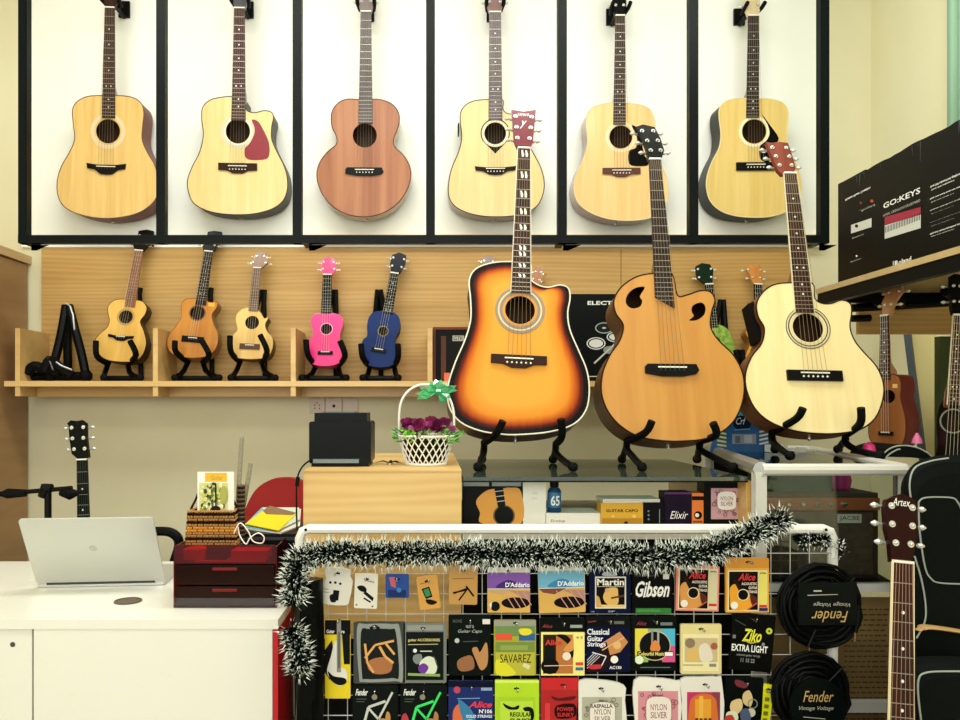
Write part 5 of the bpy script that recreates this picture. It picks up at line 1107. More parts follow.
def organizer():
    Yf = (ZC-DT)*F/(608-HZ); x0, x1 = wx(173.5, Yf), wx(277, Yf); c = Vector(((x0+x1)/2, Yf, DT)); w = (x1-x0)/2; H = wz(545, Yf)-DT; D = .2
    t = thing('drawer_organizer', 'translucent dark red acrylic two-drawer box on the desk corner', 'organizer', c)
    red = clear('#d8443a', .02, 'red_acrylic', .16, '#8a0c0c')
    T = .004
    dk = clear('#9a1c18', .02, 'dark_red_acrylic', .4, '#2c0404')
    M().box((-w, 0, 0), (w, D, T), red).build('bottom_plate', t); M().box((-w+T, .001, .108), (w-T, D-T, .111), red).build('tray_plate', t); M().box((-w+T, -.001, .1115), (w-T, .002, H), red).build('tray_front', t)
    for s in (-1, 1): M().box((s*w, 0, T), (s*(w-T), D, H-T), red).build('side_plate', t)
    M().box((-w+T, D-T, T), (w-T, D, H-T), red).build('back_plate', t)
    for i, (a, b) in enumerate(((.006, .054), (.058, .106))):
        d = M().box((-w+.006, -.003, a), (w-.006, .001, b), dk).build('drawer', t)
        M().box((-.03, -.007, b-.012), (.03, -.0032, b-.006), mat('#7a1a18', .3)).build('handle', d)
        M().box((-w+.012, .006, a+.002), (w-.012, D-.01, b-.008), mat('#120c0c', .6)).build('drawer_contents', d)
    z = .1115
    o = M().prism([(-w+.05, .004), (w-.03, .004), (w-.035, .07), (-w+.05, .07)], z, z+.0025, WHT).build('paper_sheet'); o.location = c
    tag(o, 'white paper sheet edge showing inside the top of the red organizer', 'paper')
    o = M().box((.01, .015, z+.004), (.1, .07, z+.026), mat('#e8702c', .5)).build('orange_box'); o.location = c
    tag(o, 'orange box lying in the top tray of the red organizer', 'box')
    o = M().prism(smooth([(-w+.02, .015), (-w+.07, .02), (-w+.06, .06), (-w+.03, .065)]), z+.004, z+.03, mat('#ef7c20', .5)).build('orange_pouch'); o.location = c
    tag(o, 'crumpled orange pouch at the left in the red organizer tray', 'pouch')
    o = M().box((-w+.075, .02, z+.003), (-.003, .07, z+.03), BLK).build('dark_wallet'); o.location = c
    tag(o, 'black wallet between the orange things in the organizer tray', 'wallet')
    zt = DT+.1115
    # wicker tray with leaflets on top
    k = (Yf+.06)/F; Yb = Yf+.08; P = Vector((wx(211, Yb), Yb, zt))
    b = thing('wicker_basket', 'small brown wicker desk basket standing on the red organizer', 'basket', P)
    m = M(); wk = mat('#b98a50', .6); wk2 = mat('#3a2414', .6)
    hw0, hw1, hh = 27*k, 23*k, 44*k
    for row in range(17):
        f = row/16; w2 = hw0+(hw1-hw0)*f; z = .003+f*hh; pts = []
        cc = wk if row % 3 else wk2
        if row in (9, 10): cc = mat('#e0a440', .5)
        for s0 in range(33):
            x = -w2+2*w2*s0/32; pts.append((x, (.0028 if s0 % 2 else -.0028)*(1 if row % 2 else -1), z))
        m.tube(pts, .0034, cc, 5)
        m.tube([(w2, 0, z), (w2, .035, z+.003), (w2, .075, z)], .0034, cc, 5); m.tube([(-w2, 0, z), (-w2, .075, z)], .0034, cc, 5)
        m.tube([(-w2, .077, z), (w2, .077, z)], .0034, cc, 5)
    m.build('woven_sides', b)
    st = M()
    for s0 in range(10):
        f = s0/9; st.tube([((f*2-1)*hw0, -.0, 0), ((f*2-1)*hw1, 0, hh+.002)], .002, wk2, 5)
    st.build('stakes', b)
    M().box((-hw0, 0, 0), (hw0, .077, .003), wk2).build('base', b)
    for s in (-1, 1):
        M().tube(spline([(s*hw0, .03, .002), (s*(hw0-.004), .03, hh*.9), (s*(hw1-.01), .03, hh+.03), (s*(hw1-.02), .03, hh+.055)]), .003, wk2, 6).build('handle_wire', b)
    # taller bamboo pen holder on the right side of the wicker basket
    q = Vector((wx(237.5, Yb), Yb+.035, zt)); pn = thing('pen_holder', 'narrow woven dark pen holder on the red organizer beside wicker basket', 'pen holder', q)
    m = M(); random.seed(8)
    for row in range(31):
        z = .003+row*.0058; m.tube([(.0085*math.cos(a*.5236), .0085*math.sin(a*.5236)+0, z+.001*(a % 2)) for a in range(12)], .003, (wk2 if row % 2 else mat('#5a4a34', .6)), 5, True)
    m.build('woven_wall', pn)
    M().lathe([(0, 0), (.0095, 0), (.0095, .003), (0, .003)], wk2, n=14).build('base', pn)
    for lab, a, b2, wdt in (('long clear plastic ruler sticking up from the pen holder', (235.5, 540), (242, 435), .012), ('short clear plastic ruler leaning right behind the pen holder', (236.2, 540), (249, 464), .012)):
        A = W(a[0], a[1], Yb+.035+(.0 if wdt else 0)); Bp = W(b2[0], b2[1], Yb+.035)
        if 'short' in lab: A.y += .02; Bp.y += .02
        fr = Fr(A); d = (Bp-A); fr.v = d.normalized(); fr.u = fr.v.cross(fr.w).normalized()
        rl = thing('ruler', lab, 'ruler', fr=fr); L = d.length
        M().box((-wdt/2, 0, -.0008), (wdt/2, L, .0008), clear('#d6d2bc', .08, 'ruler_plastic', .3, '#d0cbb0')).build('blade', rl)
        mk = M()
        for i in range(int(L/.004)): mk.box((wdt/2-(.004 if i % 5 == 0 else .002), i*.004, .0009), (wdt/2, i*.004+.0007, .0011), BLK2)
        mk.build('scale_marks', rl)
    # leaflets
    its = [('r', 197.5, 469, 234, 520, '#f2f0e6'), ('r', 205, 470, 227, 479, '#e8b41c'), ('t', 'Guitar', 211, 472.5, 223, 477, '#9a8a30'), ('r', 199, 480, 228, 520, '#d4d48c'), ('r', 228, 470, 233, 520, '#eeeede')]
    random.seed(12)
    for i in range(150):
        x = random.uniform(202, 225); y = random.uniform(480, 517); its.append(('e', x, y, random.uniform(.6, 2.2), random.uniform(.8, 2.6), random.choice(('#8a9a3c', '#5a6a24', '#d8d878', '#f0efc8', '#3a4a1c', '#c8c860', '#e8e49a'))))
    its += [('l', [(216, 480), (216.5, 508)], 1.5, '#2a2412'), ('e', 224, 492, 4, 9, '#a8a848'), ('s', [(210, 520), (210, 508), (214, 503), (220, 504), (222, 512), (222, 520)], '#33261c'), ('s', [(220, 520), (220, 508), (226, 506), (231, 514), (232, 520)], '#c9a888')]
    boxthing('leaflet', 'white leaflet with yellow heading and green picture in the wicker basket', 'leaflet', 197.5, 469, 234, 551, Yb+.012, .002, '#f0eee4', its, part='sheet', zb=zt+.004)
    return DT+.155
OZ = organizer()
def papers():
    Yb = 2.0; zt = wz(534, Yb); x0, x1 = wx(240, Yb), wx(301, Yb)
    t = thing('file_box', 'black document box behind the organizer holding a pile of papers', 'box', ((x0+x1)/2, Yb, DT))
    w = (x1-x0)/2
    M().box((-w, 0, 0), (w, .22, zt-DT), BLK2).build('carton', t)
    M().box((-w-.002, -.003, zt-DT-.016), (w+.002, .222, zt-DT-.008), mat('#30383a', .4)).build('lid_edge', t)
    random.seed(4); z = zt+.0006
    def sheet(label, pts, col, dz, name='paper_sheet'):
        nonlocal z
        q = []
        for px, py in pts:
            Y = (ZC-z)*F/(py-HZ); q.append((wx(px, Y), Y))
        cx = sum(p[0] for p in q)/len(q); cy = sum(p[1] for p in q)/len(q)
        q = [(a-cx, b-cy) for a, b in q]
        if sum(q[i][0]*q[(i+1) % len(q)][1]-q[(i+1) % len(q)][0]*q[i][1] for i in range(len(q))) < 0: q = q[::-1]
        o = M().prism(q, 0, dz, mat(col, .55)).build(name); o.location = (cx, cy, z); z += dz+.0006
        return tag(o, label, 'paper', 'pile of papers behind the organizer')
    sheet('white sheets at the bottom of the paper pile', [(241, 529), (263, 510), (301, 510), (300, 527), (281, 534)], '#e9ebe4', .004)
    sheet('pale blue sheet showing at the back left of the paper pile', [(243, 527), (262, 508), (292, 509), (270, 531)], '#7ab8c8', .002)
    sheet('white sheet with green edge at right of the paper pile', [(262, 508), (299, 508), (300, 520), (280, 530)], '#d3e2cf', .002)
    sheet('bright yellow folder on top of the paper pile', [(245, 524.5), (262, 512), (297, 513.5), (279, 531)], '#f2dc12', .002, 'yellow_folder')
    o = sheet('small brown picture card lying on the yellow folder', [(263, 510.5), (270, 506), (296, 513), (292, 515), (266, 514)], '#8a6a50', .001, 'picture_card')
    # white cable loop
    P = W(245, 540, 1.93); P.z = OZ+.003
    m = M().tube(spline([tuple(W(*p)-P) for p in ((234, 533, 1.93), (240, 523, 1.93), (248, 531, 1.93), (253, 541, 1.93), (262, 543, 1.93), (264, 537, 1.93), (258, 533, 1.93), (250, 538, 1.93), (246, 544, 1.93), (240, 536, 1.94), (238, 527, 1.94))]), .0017, WHT, 6).build('white_cable'); m.location = P
    tag(m, 'tangled thin white cable lying on the red organizer', 'cable')
papers()
def chair():
    Y = 2.93; c = Vector((wx(285, Y), Y, 0))
    t = thing('office_chair', 'red backed office chair with a black arm behind the desk', 'chair', c)
    k = Y/F; rd = mat('#a41a18', .55)
    op = [((x-285)*k, ZC-(y-HZ)*k) for x, y in ((240, 530), (246, 508), (256, 490), (270, 480), (285, 477.5), (300, 480), (314, 490), (324, 508), (330, 530), (320, 580), (285, 592), (250, 580))]
    m = M(); m.prism(smooth(op[::-1]), 0, .05, rd); m.v = [(v[0], .03-v[2]+.6*v[0]*v[0], v[1]) for v in m.v]; m.build('backrest', t)
    m = M(); m.prism(smooth([(-.24, -.42), (.24, -.42), (.25, -.1), (.22, .0), (-.22, .0), (-.25, -.1)]), .43, .5, rd); m.build('seat', t)
    for s in (-1, 1):
        pts = [(s*.2, -.15, .43), (s*.36, -.17, .5), (s*.385, -.18, .66), (s*.37, -.3, .735), (s*.37, -.12, .755), (s*.34, .0, .76)]
        if s == -1: pts = [(-.2, -.15, .43), (-.40, -.17, .5), (-.40, -.1, .64), (-.375, -.1, .735), (-.405, -.1, .775), (-.47, -.1, .78)]
        M().tube(spline(pts), .018, BLK, 8).build('armrest', t)
    M().tube([(0, .02, .46), (0, .045, .7)], .02, BLK, 8).build('back_support', t)
    M().tube([(0, -.2, .06), (0, -.2, .43)], .025, BLK, 10).build('gas_column', t)
    for i in range(5):
        a = 2*math.pi*i/5+.3; l = M().tube([(0, -.2, .09), (.27*math.cos(a), -.2+.27*math.sin(a), .06)], .018, BLK, 8).build('base_leg', t)
        M().lathe([(.0, -.012), (.028, -.012), (.028, .012), (0, .012)], RUB, (.27*math.cos(a), -.2+.27*math.sin(a), .028), 12, 'x').build('caster', l)
chair()
def micstand():
    Y = 2.5; c = Vector((wx(48, Y), Y, 0)); k = Y/F
    t = thing('floor_stand', 'black floor stand with a horizontal top bar behind the laptop', 'stand', c)
    M().tube([(0, 0, .05), (0, 0, wz(486, Y))], .011, BLK, 10).build('pole', t)
    q = lambda px, py: ((px-48)*k, 0, ZC-(py-HZ)*k)
    M().tube([q(-22, 496), q(15, 492.5), q(30, 491.5), q(72, 488)], .0075, BLK, 8).build('top_bar', t)
    M().tube([q(-20, 494.5), q(2, 494), q(8, 493.5), q(26, 493)], [.008, .009, .017, .012], RUB, 10).build('foam_grip', t)
    M().tube([q(60, 493), q(70, 494), q(78, 493)], [.009, .02, .008], RUB, 10).build('foam_grip', t)
    M().tube([q(42, 497), q(46, 488), q(52, 488)], [.014, .02, .014], BLK, 10).build('clamp', t)
    for i in range(3):
        a = 2*math.pi*i/3+.5; M().tube([(0, 0, .25), (.22*math.cos(a), .22*math.sin(a), .012)], .009, BLK, 8).build('leg', t)
micstand()
zl = lambda *p: Zp(0, 390, 4.235, p)
guitar('DSK', 'black_guitar', 'guitar with black headstock and dark neck standing behind the laptop', 2.56, (82.4, 459.5), (90, 764), 10.6, 14, (86, 610),
       mat('#17120f', .3, coat=.4), mat('#14100e', .3), EB, gen=(.19, .5), tilt=3, hole=(87, 626, 14), rosette=((15, 17, '#c9c4b4'),), bridge=((88, 682), 'belly', 50, 11),
       head=zl((283,150),(277,140),(292,127),(318,130),(342,126),(360,140),(363,200),(376,285),(350,293),(325,290),(302,270),(290,210)), hcol='#0b0d0c', inlay='dot', fb=mat('#15231c', .35), cat='guitar', strcol='#4a4c48')
# ---------------------------------------------------------------- right side: keyboard box on its shelf
def right_shelf():
    xs = 1.304; zt = 1.642; c = (xs, 2.57, 1.6)
    t = thing('side_shelf', 'wooden shelf with black steel edge along the right wall carrying the keyboard box', 'shelf', c)
    shift(M().box((xs, 1.2, zt-.018), (1.948, 2.57, zt), wood('#b39a68', '#c9b384', 'u', 14, 10)), c).build('shelf_board', t)
    shift(M().box((xs+.004, 1.21, zt-.056), (xs+.03, 2.565, zt-.0185), STEEL), c).build('front_bracket', t)
    shift(M().box((xs+.03, 2.53, zt-.05), (1.948, 2.56, zt-.0185), STEEL), c).build('end_bracket', t)
    YQ = 2.6
    t2 = thing('side_panel_board', 'brown wooden board hanging below the right shelf behind ukuleles', 'panel', (1.5, YQ, 1.5))
    shift(M().box((wx(859, YQ), YQ, wz(334, YQ)), (1.945, YQ+.018, wz(283, YQ)), PLY), (1.5, YQ, 1.5)).build('board', t2)
    # hanger rail
    h = thing('hanger_rail', 'black steel rail with hooks fixed across the brown board', 'rail', W(905, 303, 2.52)); hc = h.location.copy()
    Yh = 2.55; q = lambda px, py, Y=Yh: tuple(W(px, py, Y)-hc)
    M().tube([q(852, 308), q(900, 305.5), q(950, 302.5), q(985, 301)], .0135, BLK, 8).build('rail', h)
    M().tube([q(852, 318.5), q(870, 318)], .012, BLK, 8).build('lower_stub', h)
    for px, py in ((879, 305), (902, 305), (948, 296)):
        M().tube([q(px, py), q(px-1, py-2, Yh-.1), q(px-2, py-5, Yh-.16)], [.011, .012, .016], RUB, 8).build('hook', h)
    for px in (900, 975): M().tube([q(px, 305), q(px, 305, 2.599)], .012, BLK, 8).build('mount', h)
    return zt
RZ = right_shelf()
def keybox():
    P = Vector((1.345, 2.505, RZ)); fr = Fr(P, 0, -90); L = fr.L
    t = thing('keyboard_box', 'large black keyboard carton with white lettering on the right shelf', 'box', fr=fr)
    h = L(838, 185)[1]; ln = 1.02
    m = M(); random.seed(2); n = 40; top = []
    for i in range(n+1):
        u = ln*i/n; top.append((u, h+random.uniform(-.003, .003)+(-.006 if i in (5, 6) else 0)))
    bk = mat('#0c1211', .35)
    M().prism([(0, 0), (ln, 0)]+top[::-1], -.14, 0, bk).build('carton', t)
    f = M()
    f.prism([(0, h-.004), (.16, h-.004), (.158, h+.002), (.004, h+.0015)], -.139, .0008, mat('#151d1b', .35)); f.build('torn_flap', t)
    w1 = '#e6e8e2'
    its = [('t', 'Motion Music Creation', 846, 192, 871, 198.5, '#b9beb4'), ('r', 849, 198, 873, 209, '#3a1512'), ('c', 872, 201, 1.6, '#b83c28'), ('c', 861, 203, 1.3, '#8a2c20'), ('t', 'Record', 862, 206, 875, 210, '#b9beb4'),
           ('t', 'Battery', 853, 234, 866, 238.5, '#b9beb4'), ('r', 850, 242, 872, 253, '#2a1513'), ('t', 'Speaker', 852, 259, 863, 263, '#b9beb4'), ('c', 857, 256, 1, w1)]
    its += [('p', [(851.5, 225), (872, 218), (872, 227), (851.5, 233.5)], '#d0d2c8'), ('c', 857, 226, 1.7, '#2a2c2a')]
    conv = lambda px, py: L(px, py)
    # text sits on the face; rows follow its perspective
    def q(u0, v0, u1, v1): return (u0, v0, u1, v1)
    draw(its[2:3]+its[3:5]+[its[6], its[8]]+its[-2:]+its[1:2], conv, .0003, t)
    tx = M(); wm = mat(w1, .4); gm = mat('#b9beb4', .4); rm = mat('#9a1c3c', .4)
    def T(s, a, b, mt, **kw):
        (u0, v0), (u1, v1) = L(*a), L(*b); tx.text(s, u0, v0, u1, v1, .0022, mt, **kw)
    T('GO:KEYS', (884, 209), (921, 187), wm, bold=.02); T('MUSIC CREATION KEYBOARD', (884, 214.5), (921, 201.5), gm)
    T('Motion Music Creation', (846, 199), (871, 189), wm, bold=.03); T('Record', (860, 210.5), (875, 204), gm); T('Battery', (853, 239.5), (864.5, 233), gm); T('Speaker', (851, 263), (862, 257.5), gm)
    T('Roland', (896, 266), (912, 256), wm, bold=.02)
    for i, s in enumerate(('Over 500 onboard high quality sounds', 'Easy one touch loop mix creation', 'Bluetooth ready with your smartphone', 'Built in stereo speakers and battery', 'Play and record anywhere you like')):
        y = (182.5, 195, 207, 219.5, 230)[i]
        T(s, (931, y+3), (966, y-9.5 if i < 4 else y-7), wm, bold=.03)
        T(s[:18], (932, y+7), (955, y-1.5), wm, bold=.03)
    T('GK-61', (957, 251), (967, 244), wm)
    tx.build('lettering', t)
    g = M()
    g.prism([L(885, 222), L(885, 214), L(921, 207), L(921, 215)][::-1] if False else [L(885, 225), L(921, 214), L(921, 207), L(885, 217)], .0006, .001, rm)
    g.prism([L(885, 239), L(921, 228), L(921, 214.5), L(885, 225.5)], .0006, .001, mat('#c9cbc2', .4))
    for i in range(22):
        u0, v0 = L(886, 236); u1, v1 = L(920, 226); u = u0+(u1-u0)*i/21; vv = L(886, 226)[1]
        g.box((u-.0012, vv-.02, .001), (u+.0012, vv-.002, .0014), BLK2)
    for i in range(3):
        (u, v) = L(893.5+i*1.8, 262.5); g.box((u-.0012, v-.008, .0006), (u+.0012, v+.004, .001), wm)
    g.build('printed_pictures', t)
    s = M(); random.seed(9); sm = mat('#3a4441', .5)
    for i in range(16):
        u = random.uniform(.03, .8); v = h-random.uniform(.01, .06); s.prism([(u, v), (u+.0018, v), (u+.002+random.uniform(-.01, .01), h-.003), (u, h-.003)], .0002, .0004, sm)
    s.build('scratches', t)
keybox()
def curtain():
    t = thing('curtain', 'pale green corrugated curtain at the upper right corner', 'curtain', (1.9, 2.5, 1.75))
    m = M(); n = 64; vs = []
    for i in range(n+1):
        y = 2.80-.75*i/n; x = 1.905+.02*math.sin(i*1.5)
        vs += [(x-1.9, y-2.5, 0), (x-1.9, y-2.5, 1.6)]
    m.add(vs, [(2*i, 2*i+2, 2*i+3, 2*i+1) for i in range(n)], mat('#8fb59a', .7))
    o = m.build('fabric', t); md = o.modifiers.new('thickness', 'SOLIDIFY'); md.thickness = .004
    M().tube([(.0, -.5, 1.6), (.0, .32, 1.6)], .012, CHROME, 8).build('curtain_rod', t)
curtain()
# instruments at the right
zr = lambda *p: Zp(840, 260, 3.275, p)
guitar('RU', 'ukulele', 'brown ukulele with cream sticker and red side hanging under the right shelf', 2.3, zr((147, 182))[0], zr((149, 622))[0], 7.6, 11, zr((152, 392))[0],
       ('#8f5222', '#a86a32', 'v', 30, 14, .5, .0), ('#5a1a16', '#7a2a20', 'v', 20, 12, .2, .5), ('#b07a4a', '#c48c5a'), outline=zr((165,374),(148,378),(138,392),(132,420),(128,455),(115,490),(100,525),(93,555),(100,592),(128,616),(165,622),(200,606),(214,570),(214,520),(205,480),(198,450),(200,410),(194,385),(180,376)),
       tilt=0, yaw=-60, depth=.075, nstr=4, cat='ukulele', hangdot=False, frets=14, hole=(888.3, 396.5, 6.6), bridge=(zr((152, 568))[0], 'box', 14, 4), bcol='#3a2014', head=zr((138,180),(134,140),(146,112),(150,78),(175,72),(196,80),(198,105),(176,140),(165,180)), hcol=('#b07a4a', '#c48c5a'), button='#e6d9a0', binding='#5a2a18', inlay='dot', strcol='#e6e0d0',
       extras=lambda t, sb, ho, L, k: M().box((L(895, 386)[0]-.007, L(895, 386)[1]-.006, 0), (L(895, 386)[0]+.007, L(895, 386)[1]+.006, .0006), mat('#f0c070', .5)).build('price_sticker', sb))
guitar('RB', 'ukulele', 'black tenor ukulele with cream strings hanging at the right edge', 2.1, (957.3, 315), (949, 487), 8.2, 11, (952, 405),
       mat('#0d0f0d', .25, coat=.4), mat('#0b0c0b', .3), MAH, outline=[(956,398),(948,410),(946,428),(947,446),(943,465),(945,483),(955,490),(976,488),(990,468),(986,440),(990,415),(976,400)], tilt=0, yaw=-8, depth=.05, nstr=4, cat='ukulele', hangdot=False, frets=17, hole=(953, 421, 10), rosette=((11, 12.5, '#7a7a70'),), bridge=((949.5, 463), 'box', 22, 6), bcol='#1a1a18', hcol='#0d0d0d', binding='#2a2a26', inlay='dot', strcol='#f0e6c8', fret_edge='#d8cfae')
def front_head(t, sb, ho, L, k):
    nv = L(901.5, 562)[1]; hd(t, ho, L, nv, 'Artex', (895.5, 499, 913.5, 505), True)
guitar('FRN', 'acoustic_guitar', 'guitar with dark red headstock and cream edged fretboard in the right foreground', 1.33, (901.8, 562), (896.2, 1085), 21.5, 27.5, (898.2, 820),
       ('#5a1a14', '#7a2a1c', 'v', 20, 12, .2, .5), ('#4a1812', '#6a241a'), MAH, gen=(.19, .48), tilt=8, depth=.1, hole=(898, 852, 26), rosette=((27, 30, '#e6d9b0'),), bridge=((897, 960), 'belly', 85, 18), bcol='#1a1210',
       head=[(892, 562), (891.5, 545), (888.5, 530), (888, 507), (890.5, 499), (897, 495.5), (905, 493.5), (913, 496), (919, 499.5), (921, 507), (920, 530), (917.5, 545), (912, 562)], hcol='#3c0f10', inlay='dot', fret_edge='#efe2b8', strcol='#b08a78', extras=front_head, cat='guitar')
stand('guitar_stand', 'black folding stand under the foreground guitar with dark red headstock', [('hook_arm', [(840, 1040, 1.27), (850, 1075, 1.3), (870, 1088, 1.44)]), ('hook_arm', [(955, 1040, 1.27), (945, 1075, 1.3), (925, 1088, 1.44)]), ('leg', [(870, 1060, 1.47), on(800, .012, 1.36)]), ('leg', [(925, 1060, 1.47), on(985, .012, 1.36)]), ('foot', [(870, 1060, 1.47), on(860, .012, 1.6)]), ('foot', [(925, 1060, 1.47), on(935, .012, 1.6)]), ('cross_bar', [(870, 1060, 1.47), (925, 1060, 1.47)])], None, .009)
# gig bags
def gigbag(name, label, Y, outline, pipes, dep, bz):
    P = W(945, 500, Y); P.z = bz; t = thing(name, label, 'instrument bag', P)
    o = [((W(px, py, Y)-P).x, (W(px, py, Y)-P).z) for px, py in outline]
    so = smooth(o, 4); n = len(so)
    if sum(so[i][0]*so[(i+1) % n][1]-so[(i+1) % n][0]*so[i][1] for i in range(n)) < 0: so = so[::-1]
    cx = sum(p[0] for p in so)/n; cz = sum(p[1] for p in so)/n
    m = M(); fab = mat('#08110e', .75, spec=.15); secs = []
    for f, d in ((.90, -.0), (.965, .008), (1, .025), (1, dep-.025), (.965, dep-.008), (.9, dep)):
        secs.append([(cx+(x-cx)*f, d, cz+(z-cz)*f) for x, z in so])
    for i in range(len(secs)-1): m.add(secs[i]+secs[i+1], [(j, (j+1) % n, n+(j+1) % n, n+j) for j in range(n)], fab)
    mm = M(); mm.prism([(p[0], p[2]) for p in secs[0]], 0, 0, fab); m.add([(v[0], 0, v[1]) for v in mm.v], [f for f in mm.f], fab)
    mm = M(); mm.prism([(p[0], p[2]) for p in secs[-1]], 0, 0, fab); m.add([(v[0], dep, v[1]) for v in mm.v], [f for f in mm.f], fab)
    m.build('bag_body', t)
    for pl in pipes:
        pts = spline([(W(px, py, Y)-P)+Vector((0, -.002, 0)) for px, py in pl], 6)
        M().tube([tuple(p) for p in pts], .0018, mat('#9aa39a', .5), 6).build('piping', t)
    return t
g = gigbag('guitar_bag', 'upper black padded bag with grey piping and pocket at right', 1.645, [(916, 720), (912, 640), (915, 570), (913, 520), (911, 484), (918, 468), (933, 459), (960, 456), (1010, 462), (1040, 520), (1045, 640), (1035, 720), (1030, 1000), (980, 940+8), (930, 940)],
       [[(912, 508), (909, 485), (914, 468), (930, 461), (948, 458)], [(918, 502), (925, 497.5), (950, 497.5), (957, 502), (962, 512)], [(918, 502), (919, 530), (924, 565), (930, 578), (942, 583), (985, 584)], [(914, 556), (921, 580), (925, 605), (924, 622), (916, 638)]], .05, 0.0)
g2_ = gigbag('guitar_bag', 'lower black padded bag with rounded grey piping at the bottom right', 1.50, [(925, 1020), (916, 760), (914, 690), (918, 676), (930, 668), (990, 668), (1050, 680), (1060, 760), (1060, 1020)],
       [[(985, 671.5), (945, 671), (925, 672.5), (918, 679), (918, 700), (924, 745)]], .09, 0.0)
t = gigbag('small_bag', 'small black curved bag top with grey piping on the right case', 1.88, [(880, 467), (884, 452), (893, 447), (910, 445.5), (925, 449), (934, 458), (930, 480), (936, 500), (920, 540), (905, 540), (908, 500), (903, 475)],
       [[(880, 464), (884, 454), (892, 447), (905, 445), (918, 447), (928, 453), (933, 459)]], .1, 0.0) if False else None
def topbag():
    Y = 2.12; P = W(905, 460, Y); P.z = C2T
    t = thing('ukulele_bag', 'small black bag with two curved grey piping lines on the right case', 'instrument bag', P); k = Y/F
    z = lambda py: ZC-(py-HZ)*k-P.z; x = lambda px: (px-905)*k
    poly = smooth([(x(878), .003), (x(880), z(458)), (x(888), z(449)), (x(905), z(445)), (x(922), z(449)), (x(934), z(460)), (x(936), .003), (x(905), .001)][::-1], 5)
    m = M(); m.prism(poly, 0, .16, mat('#08110e', .7, spec=.2)); m.v = [(v[0], v[2], v[1]) for v in m.v]; m.build('bag_body', t)
    for pl in ([(880, 462), (884, 453), (893, 447), (905, 445.5), (918, 448), (929, 454), (933, 459)], [(883, 465), (887, 456), (896, 450), (900, 449)]):
        M().tube([tuple(p) for p in spline([(x(a), -.001, z(b)) for a, b in pl])], .002, mat('#aab3aa', .5), 6).build('piping', t)
topbag()
st = M().tube(spline([tuple(W(*p)-W(940, 632, 1.61)) for p in ((914, 629, 1.61), (918, 630, 1.61), (925, 627, 1.61), (945, 629, 1.61), (975, 634, 1.61))]), [.004]*6+[.010]*4+[.0155]*15, mat('#b8935a', .7), 8, flat=.25).build('bag_strap'); st.location = W(940, 632, 1.61)
for v in st.data.vertices: pass
tag(st, 'tan webbing strap across the black bags at the right edge', 'strap')
# leaning framed board
def board():
    Y0 = 2.75; t = thing('framed_board', 'leaning framed cream board beside the brown ukulele', 'board', (wx(925, Y0), Y0, .0))
    c = t.location.copy()
    fr = [W(907, 330, 2.9), W(921, 443, 2.8)]; lo = fr[1]+(fr[1]-fr[0])*1.6
    fr.append(lo); lo.z = max(lo.z, .01)
    M().tube([tuple(p-c) for p in fr], .0155, mat('#3a4248', .4, .3), 4).build('frame_edge', t)
    off = Vector((.006, .01, 0)); A = fr[0]+off; B = fr[2]+off
    w = Vector((.13, .02, 0))
    q = [A, A+w, B+w, B]; d = Vector((0, .012, 0))
    M().add([tuple(p-c) for p in q]+[tuple(p+d-c) for p in q], [(3, 2, 1, 0), (4, 5, 6, 7), (0, 1, 5, 4), (1, 2, 6, 5), (2, 3, 7, 6), (3, 0, 4, 7)], mat('#e0d49a', .5)).build('panel', t)
board()
gp = M().box((0, 0, 0), (.05, .03, .9), mat('#3c4a28', .5)).build('olive_post'); gp.location = (wx(940, 2.7), 2.7, .35)
gp.scale = (1, 1, 1); gp.location.z = 0; gp.data.transform(Matrix.Scale(1.66, 4, (0, 0, 1)))
tag(gp, 'narrow olive post between the framed board and the black ukulele', 'post')
pt = mat('#e8308a', .35)
pk = M().lathe([(0, 0), (.012, .003), (.018, .018), (.014, .034), (.004, .042), (0, .043)], pt, n=16).build('pink_shaker'); pk.location = W(869, 450, 2.15); pk.location.z = C2T
tag(pk, 'bright pink egg shaped shaker on the right case below the brown ukulele', 'shaker')
pk = M().lathe([(0, 0), (.014, .0), (.012, .012), (.003, .03), (0, .031)], mat('#f07aa8', .4), n=14).build('pink_cone'); pk.location = W(917, 450, 2.3); pk.location = (wx(917, 2.2), 2.2, wz(444.8, 2.12)+.0)
tag(pk, 'small pale pink cone peeking over the black ukulele bag', 'toy')
# small things on the right case: white adapter and cable
ad = thing('cable_adapter', 'white adapter with a thin pale cable on the right case glass', 'adapter', (wx(783, 2.35), 2.35, C2T))
M().box((-.035, 0, 0), (.015, .05, .022), WHT).build('adapter_body', ad)
M().box((.05, .0, 0), (.07, .02, .016), WHT).build('plug', ad)
M().tube(spline([(.01, -.005, .006), (-.03, -.035, .003), (.03, -.045, .003), (.08, -.02, .003), (.1, .0, .006), (.07, .01, .006)]), .0016, mat('#d9d8cc', .5), 6).build('thin_cable', ad)
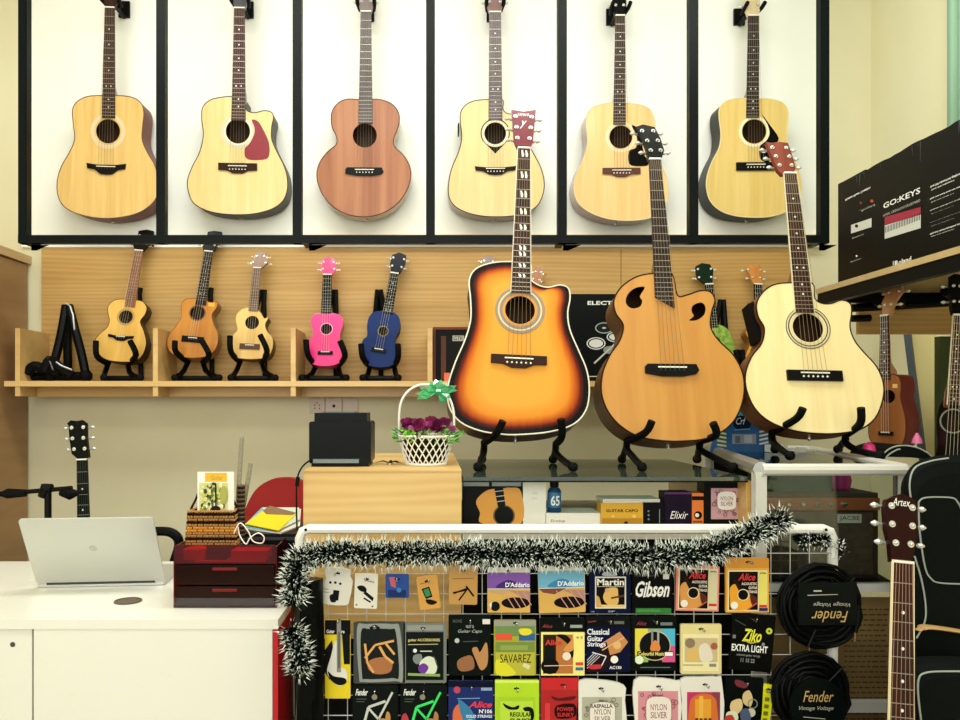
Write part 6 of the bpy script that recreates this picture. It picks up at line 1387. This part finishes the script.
# packages near the natural guitar
k = 2.3/F
packet('blue curved display pack with white lettering between two guitars', 714, 404, 772, 459.5, '#1b5a94', [('s', [(735, 412), (742, 405), (749, 409), (755, 416), (742, 418)], '#39b0c4'), ('e', 742, 423, 9, 7.5, '#0e2f4e'), ('t', 'Crf', 736, 417.5, 746, 424.5, '#e9eef0', 'i'), ('l', [(734, 430), (750, 429)], 1.2, '#69a0c8'), ('r', 732, 434, 756, 444, '#8c94a0'), ('r', 735, 436, 740, 443, '#5c6068'), ('r', 744, 435, 752, 443, '#b4bac0')]+
   [('l', [(717, 432+i*4.2), (726, 434+i*4)], 1.8, '#d8e06a') for i in range(4)]+[('l', [(759, 432+i*4), (768, 430+i*4)], 1.8, '#cfd8c8') for i in range(4)],
   name='display_pack', cat='package', hole=False, hook=False, Y=2.41, group=None, dep=.012, shape=[(742, 403), (752, 409), (766, 428), (771, 440), (771, 459.5), (715, 459.5), (715, 438), (724, 424), (734, 409)])
# electronic drum carton and small amp on the shelf
boxthing('drum_box', 'black electronic drum carton with round pad drawings on the shelf', 'box', 569, 294, 640, 381.5, 3.16, .1, '#0c1312', [
    ('t', 'ELECTRONIC', 587.5, 301, 640, 305, '#eef0ea', 'b'), ('e', 604, 328, 9, 5.6, '#aeb4b0'), ('e', 604, 328, 7.8, 4.6, '#2a3230'), ('e', 604, 328, 2, 1, '#c9ccc8'), ('e', 596, 343.5, 9.5, 6.2, '#e6e8e4'), ('e', 596, 343.5, 8.3, 5.2, '#0c1312'), ('e', 596, 343.5, 7, 4.2, '#e9ebe6'), ('e', 615, 337, 8.5, 5.2, '#e6e8e4'), ('e', 615, 337, 7.3, 4.2, '#0c1312'), ('e', 615, 337, 6, 3.2, '#e9ebe6'),
    ('e', 610, 350, 7, 4, '#8c928e'), ('l', [(594, 363.5), (618, 341)], 1.7, '#c9c6b4'), ('l', [(570, 376.5), (640, 376.5)], .8, '#c9ccc8')], zb=SH)
ab = boxthing('practice_amplifier', 'small black practice amplifier with brown wooden case on the shelf', 'amplifier', 432.5, 329, 500, 381.5, 3.17, .13, '#15110f', [('r', 441, 336, 500, 379, '#241d18'), ('r', 452.5, 335.5, 464, 341, '#b9b4a6'), ('t', 'GTR', 453.5, 336.3, 463, 340.2, '#1a1614'), ('r', 441, 336, 446, 379, '#5a3018')], zb=SH, part='cabinet')
k = 3.17/F
M().box((-33.5*k, 52*k, -.13), (33.5*k, 54.5*k, .002), wood('#6a2c18', '#8a4024', 'u')).build('wooden_top', ab)
M().box((-33.6*k, 0, -.13), (-30.5*k, 52*k, .001), wood('#5a2818', '#7a3a20', 'v')).build('wooden_side', ab)
o = M().box((-.012, 0, 0), (.012, .004, .034), mat('#e86a48', .5)).build('orange_tag'); o.location = (wx(447, 3.11), 3.115, SH); tag(o, 'small orange tag standing on the shelf in front of practice amplifier', 'tag')
# black cloth bag between desk and grid
def blackbag():
    Y = 1.665; P = Vector((wx(307, Y), Y, .0)); t = thing('black_bag', 'black plastic bag hanging between the desk and the wire grid', 'bag', P); k = Y/F
    m = M(); n = 20; rows = 24; vs = []
    random.seed(6)
    for r_ in range(rows):
        f = r_/(rows-1); z = .86*(1-f)+.005; w = (.030+.003*math.sin(f*5))
        for i in range(n):
            a = 2*math.pi*i/n; vs.append((w*math.cos(a)+.003*math.sin(a*5+f*9), .02+.022*math.sin(a)+.004*math.sin(a*7+f*20), z))
    fs = [(r_*n+i, r_*n+(i+1) % n, (r_+1)*n+(i+1) % n, (r_+1)*n+i) for r_ in range(rows-1) for i in range(n)]
    fs += [tuple(range(n)), tuple((rows-1)*n+i for i in range(n))[::-1]]
    m.add(vs, fs, mat('#0b0f0e', .3)); m.build('bag_body', t)
blackbag()
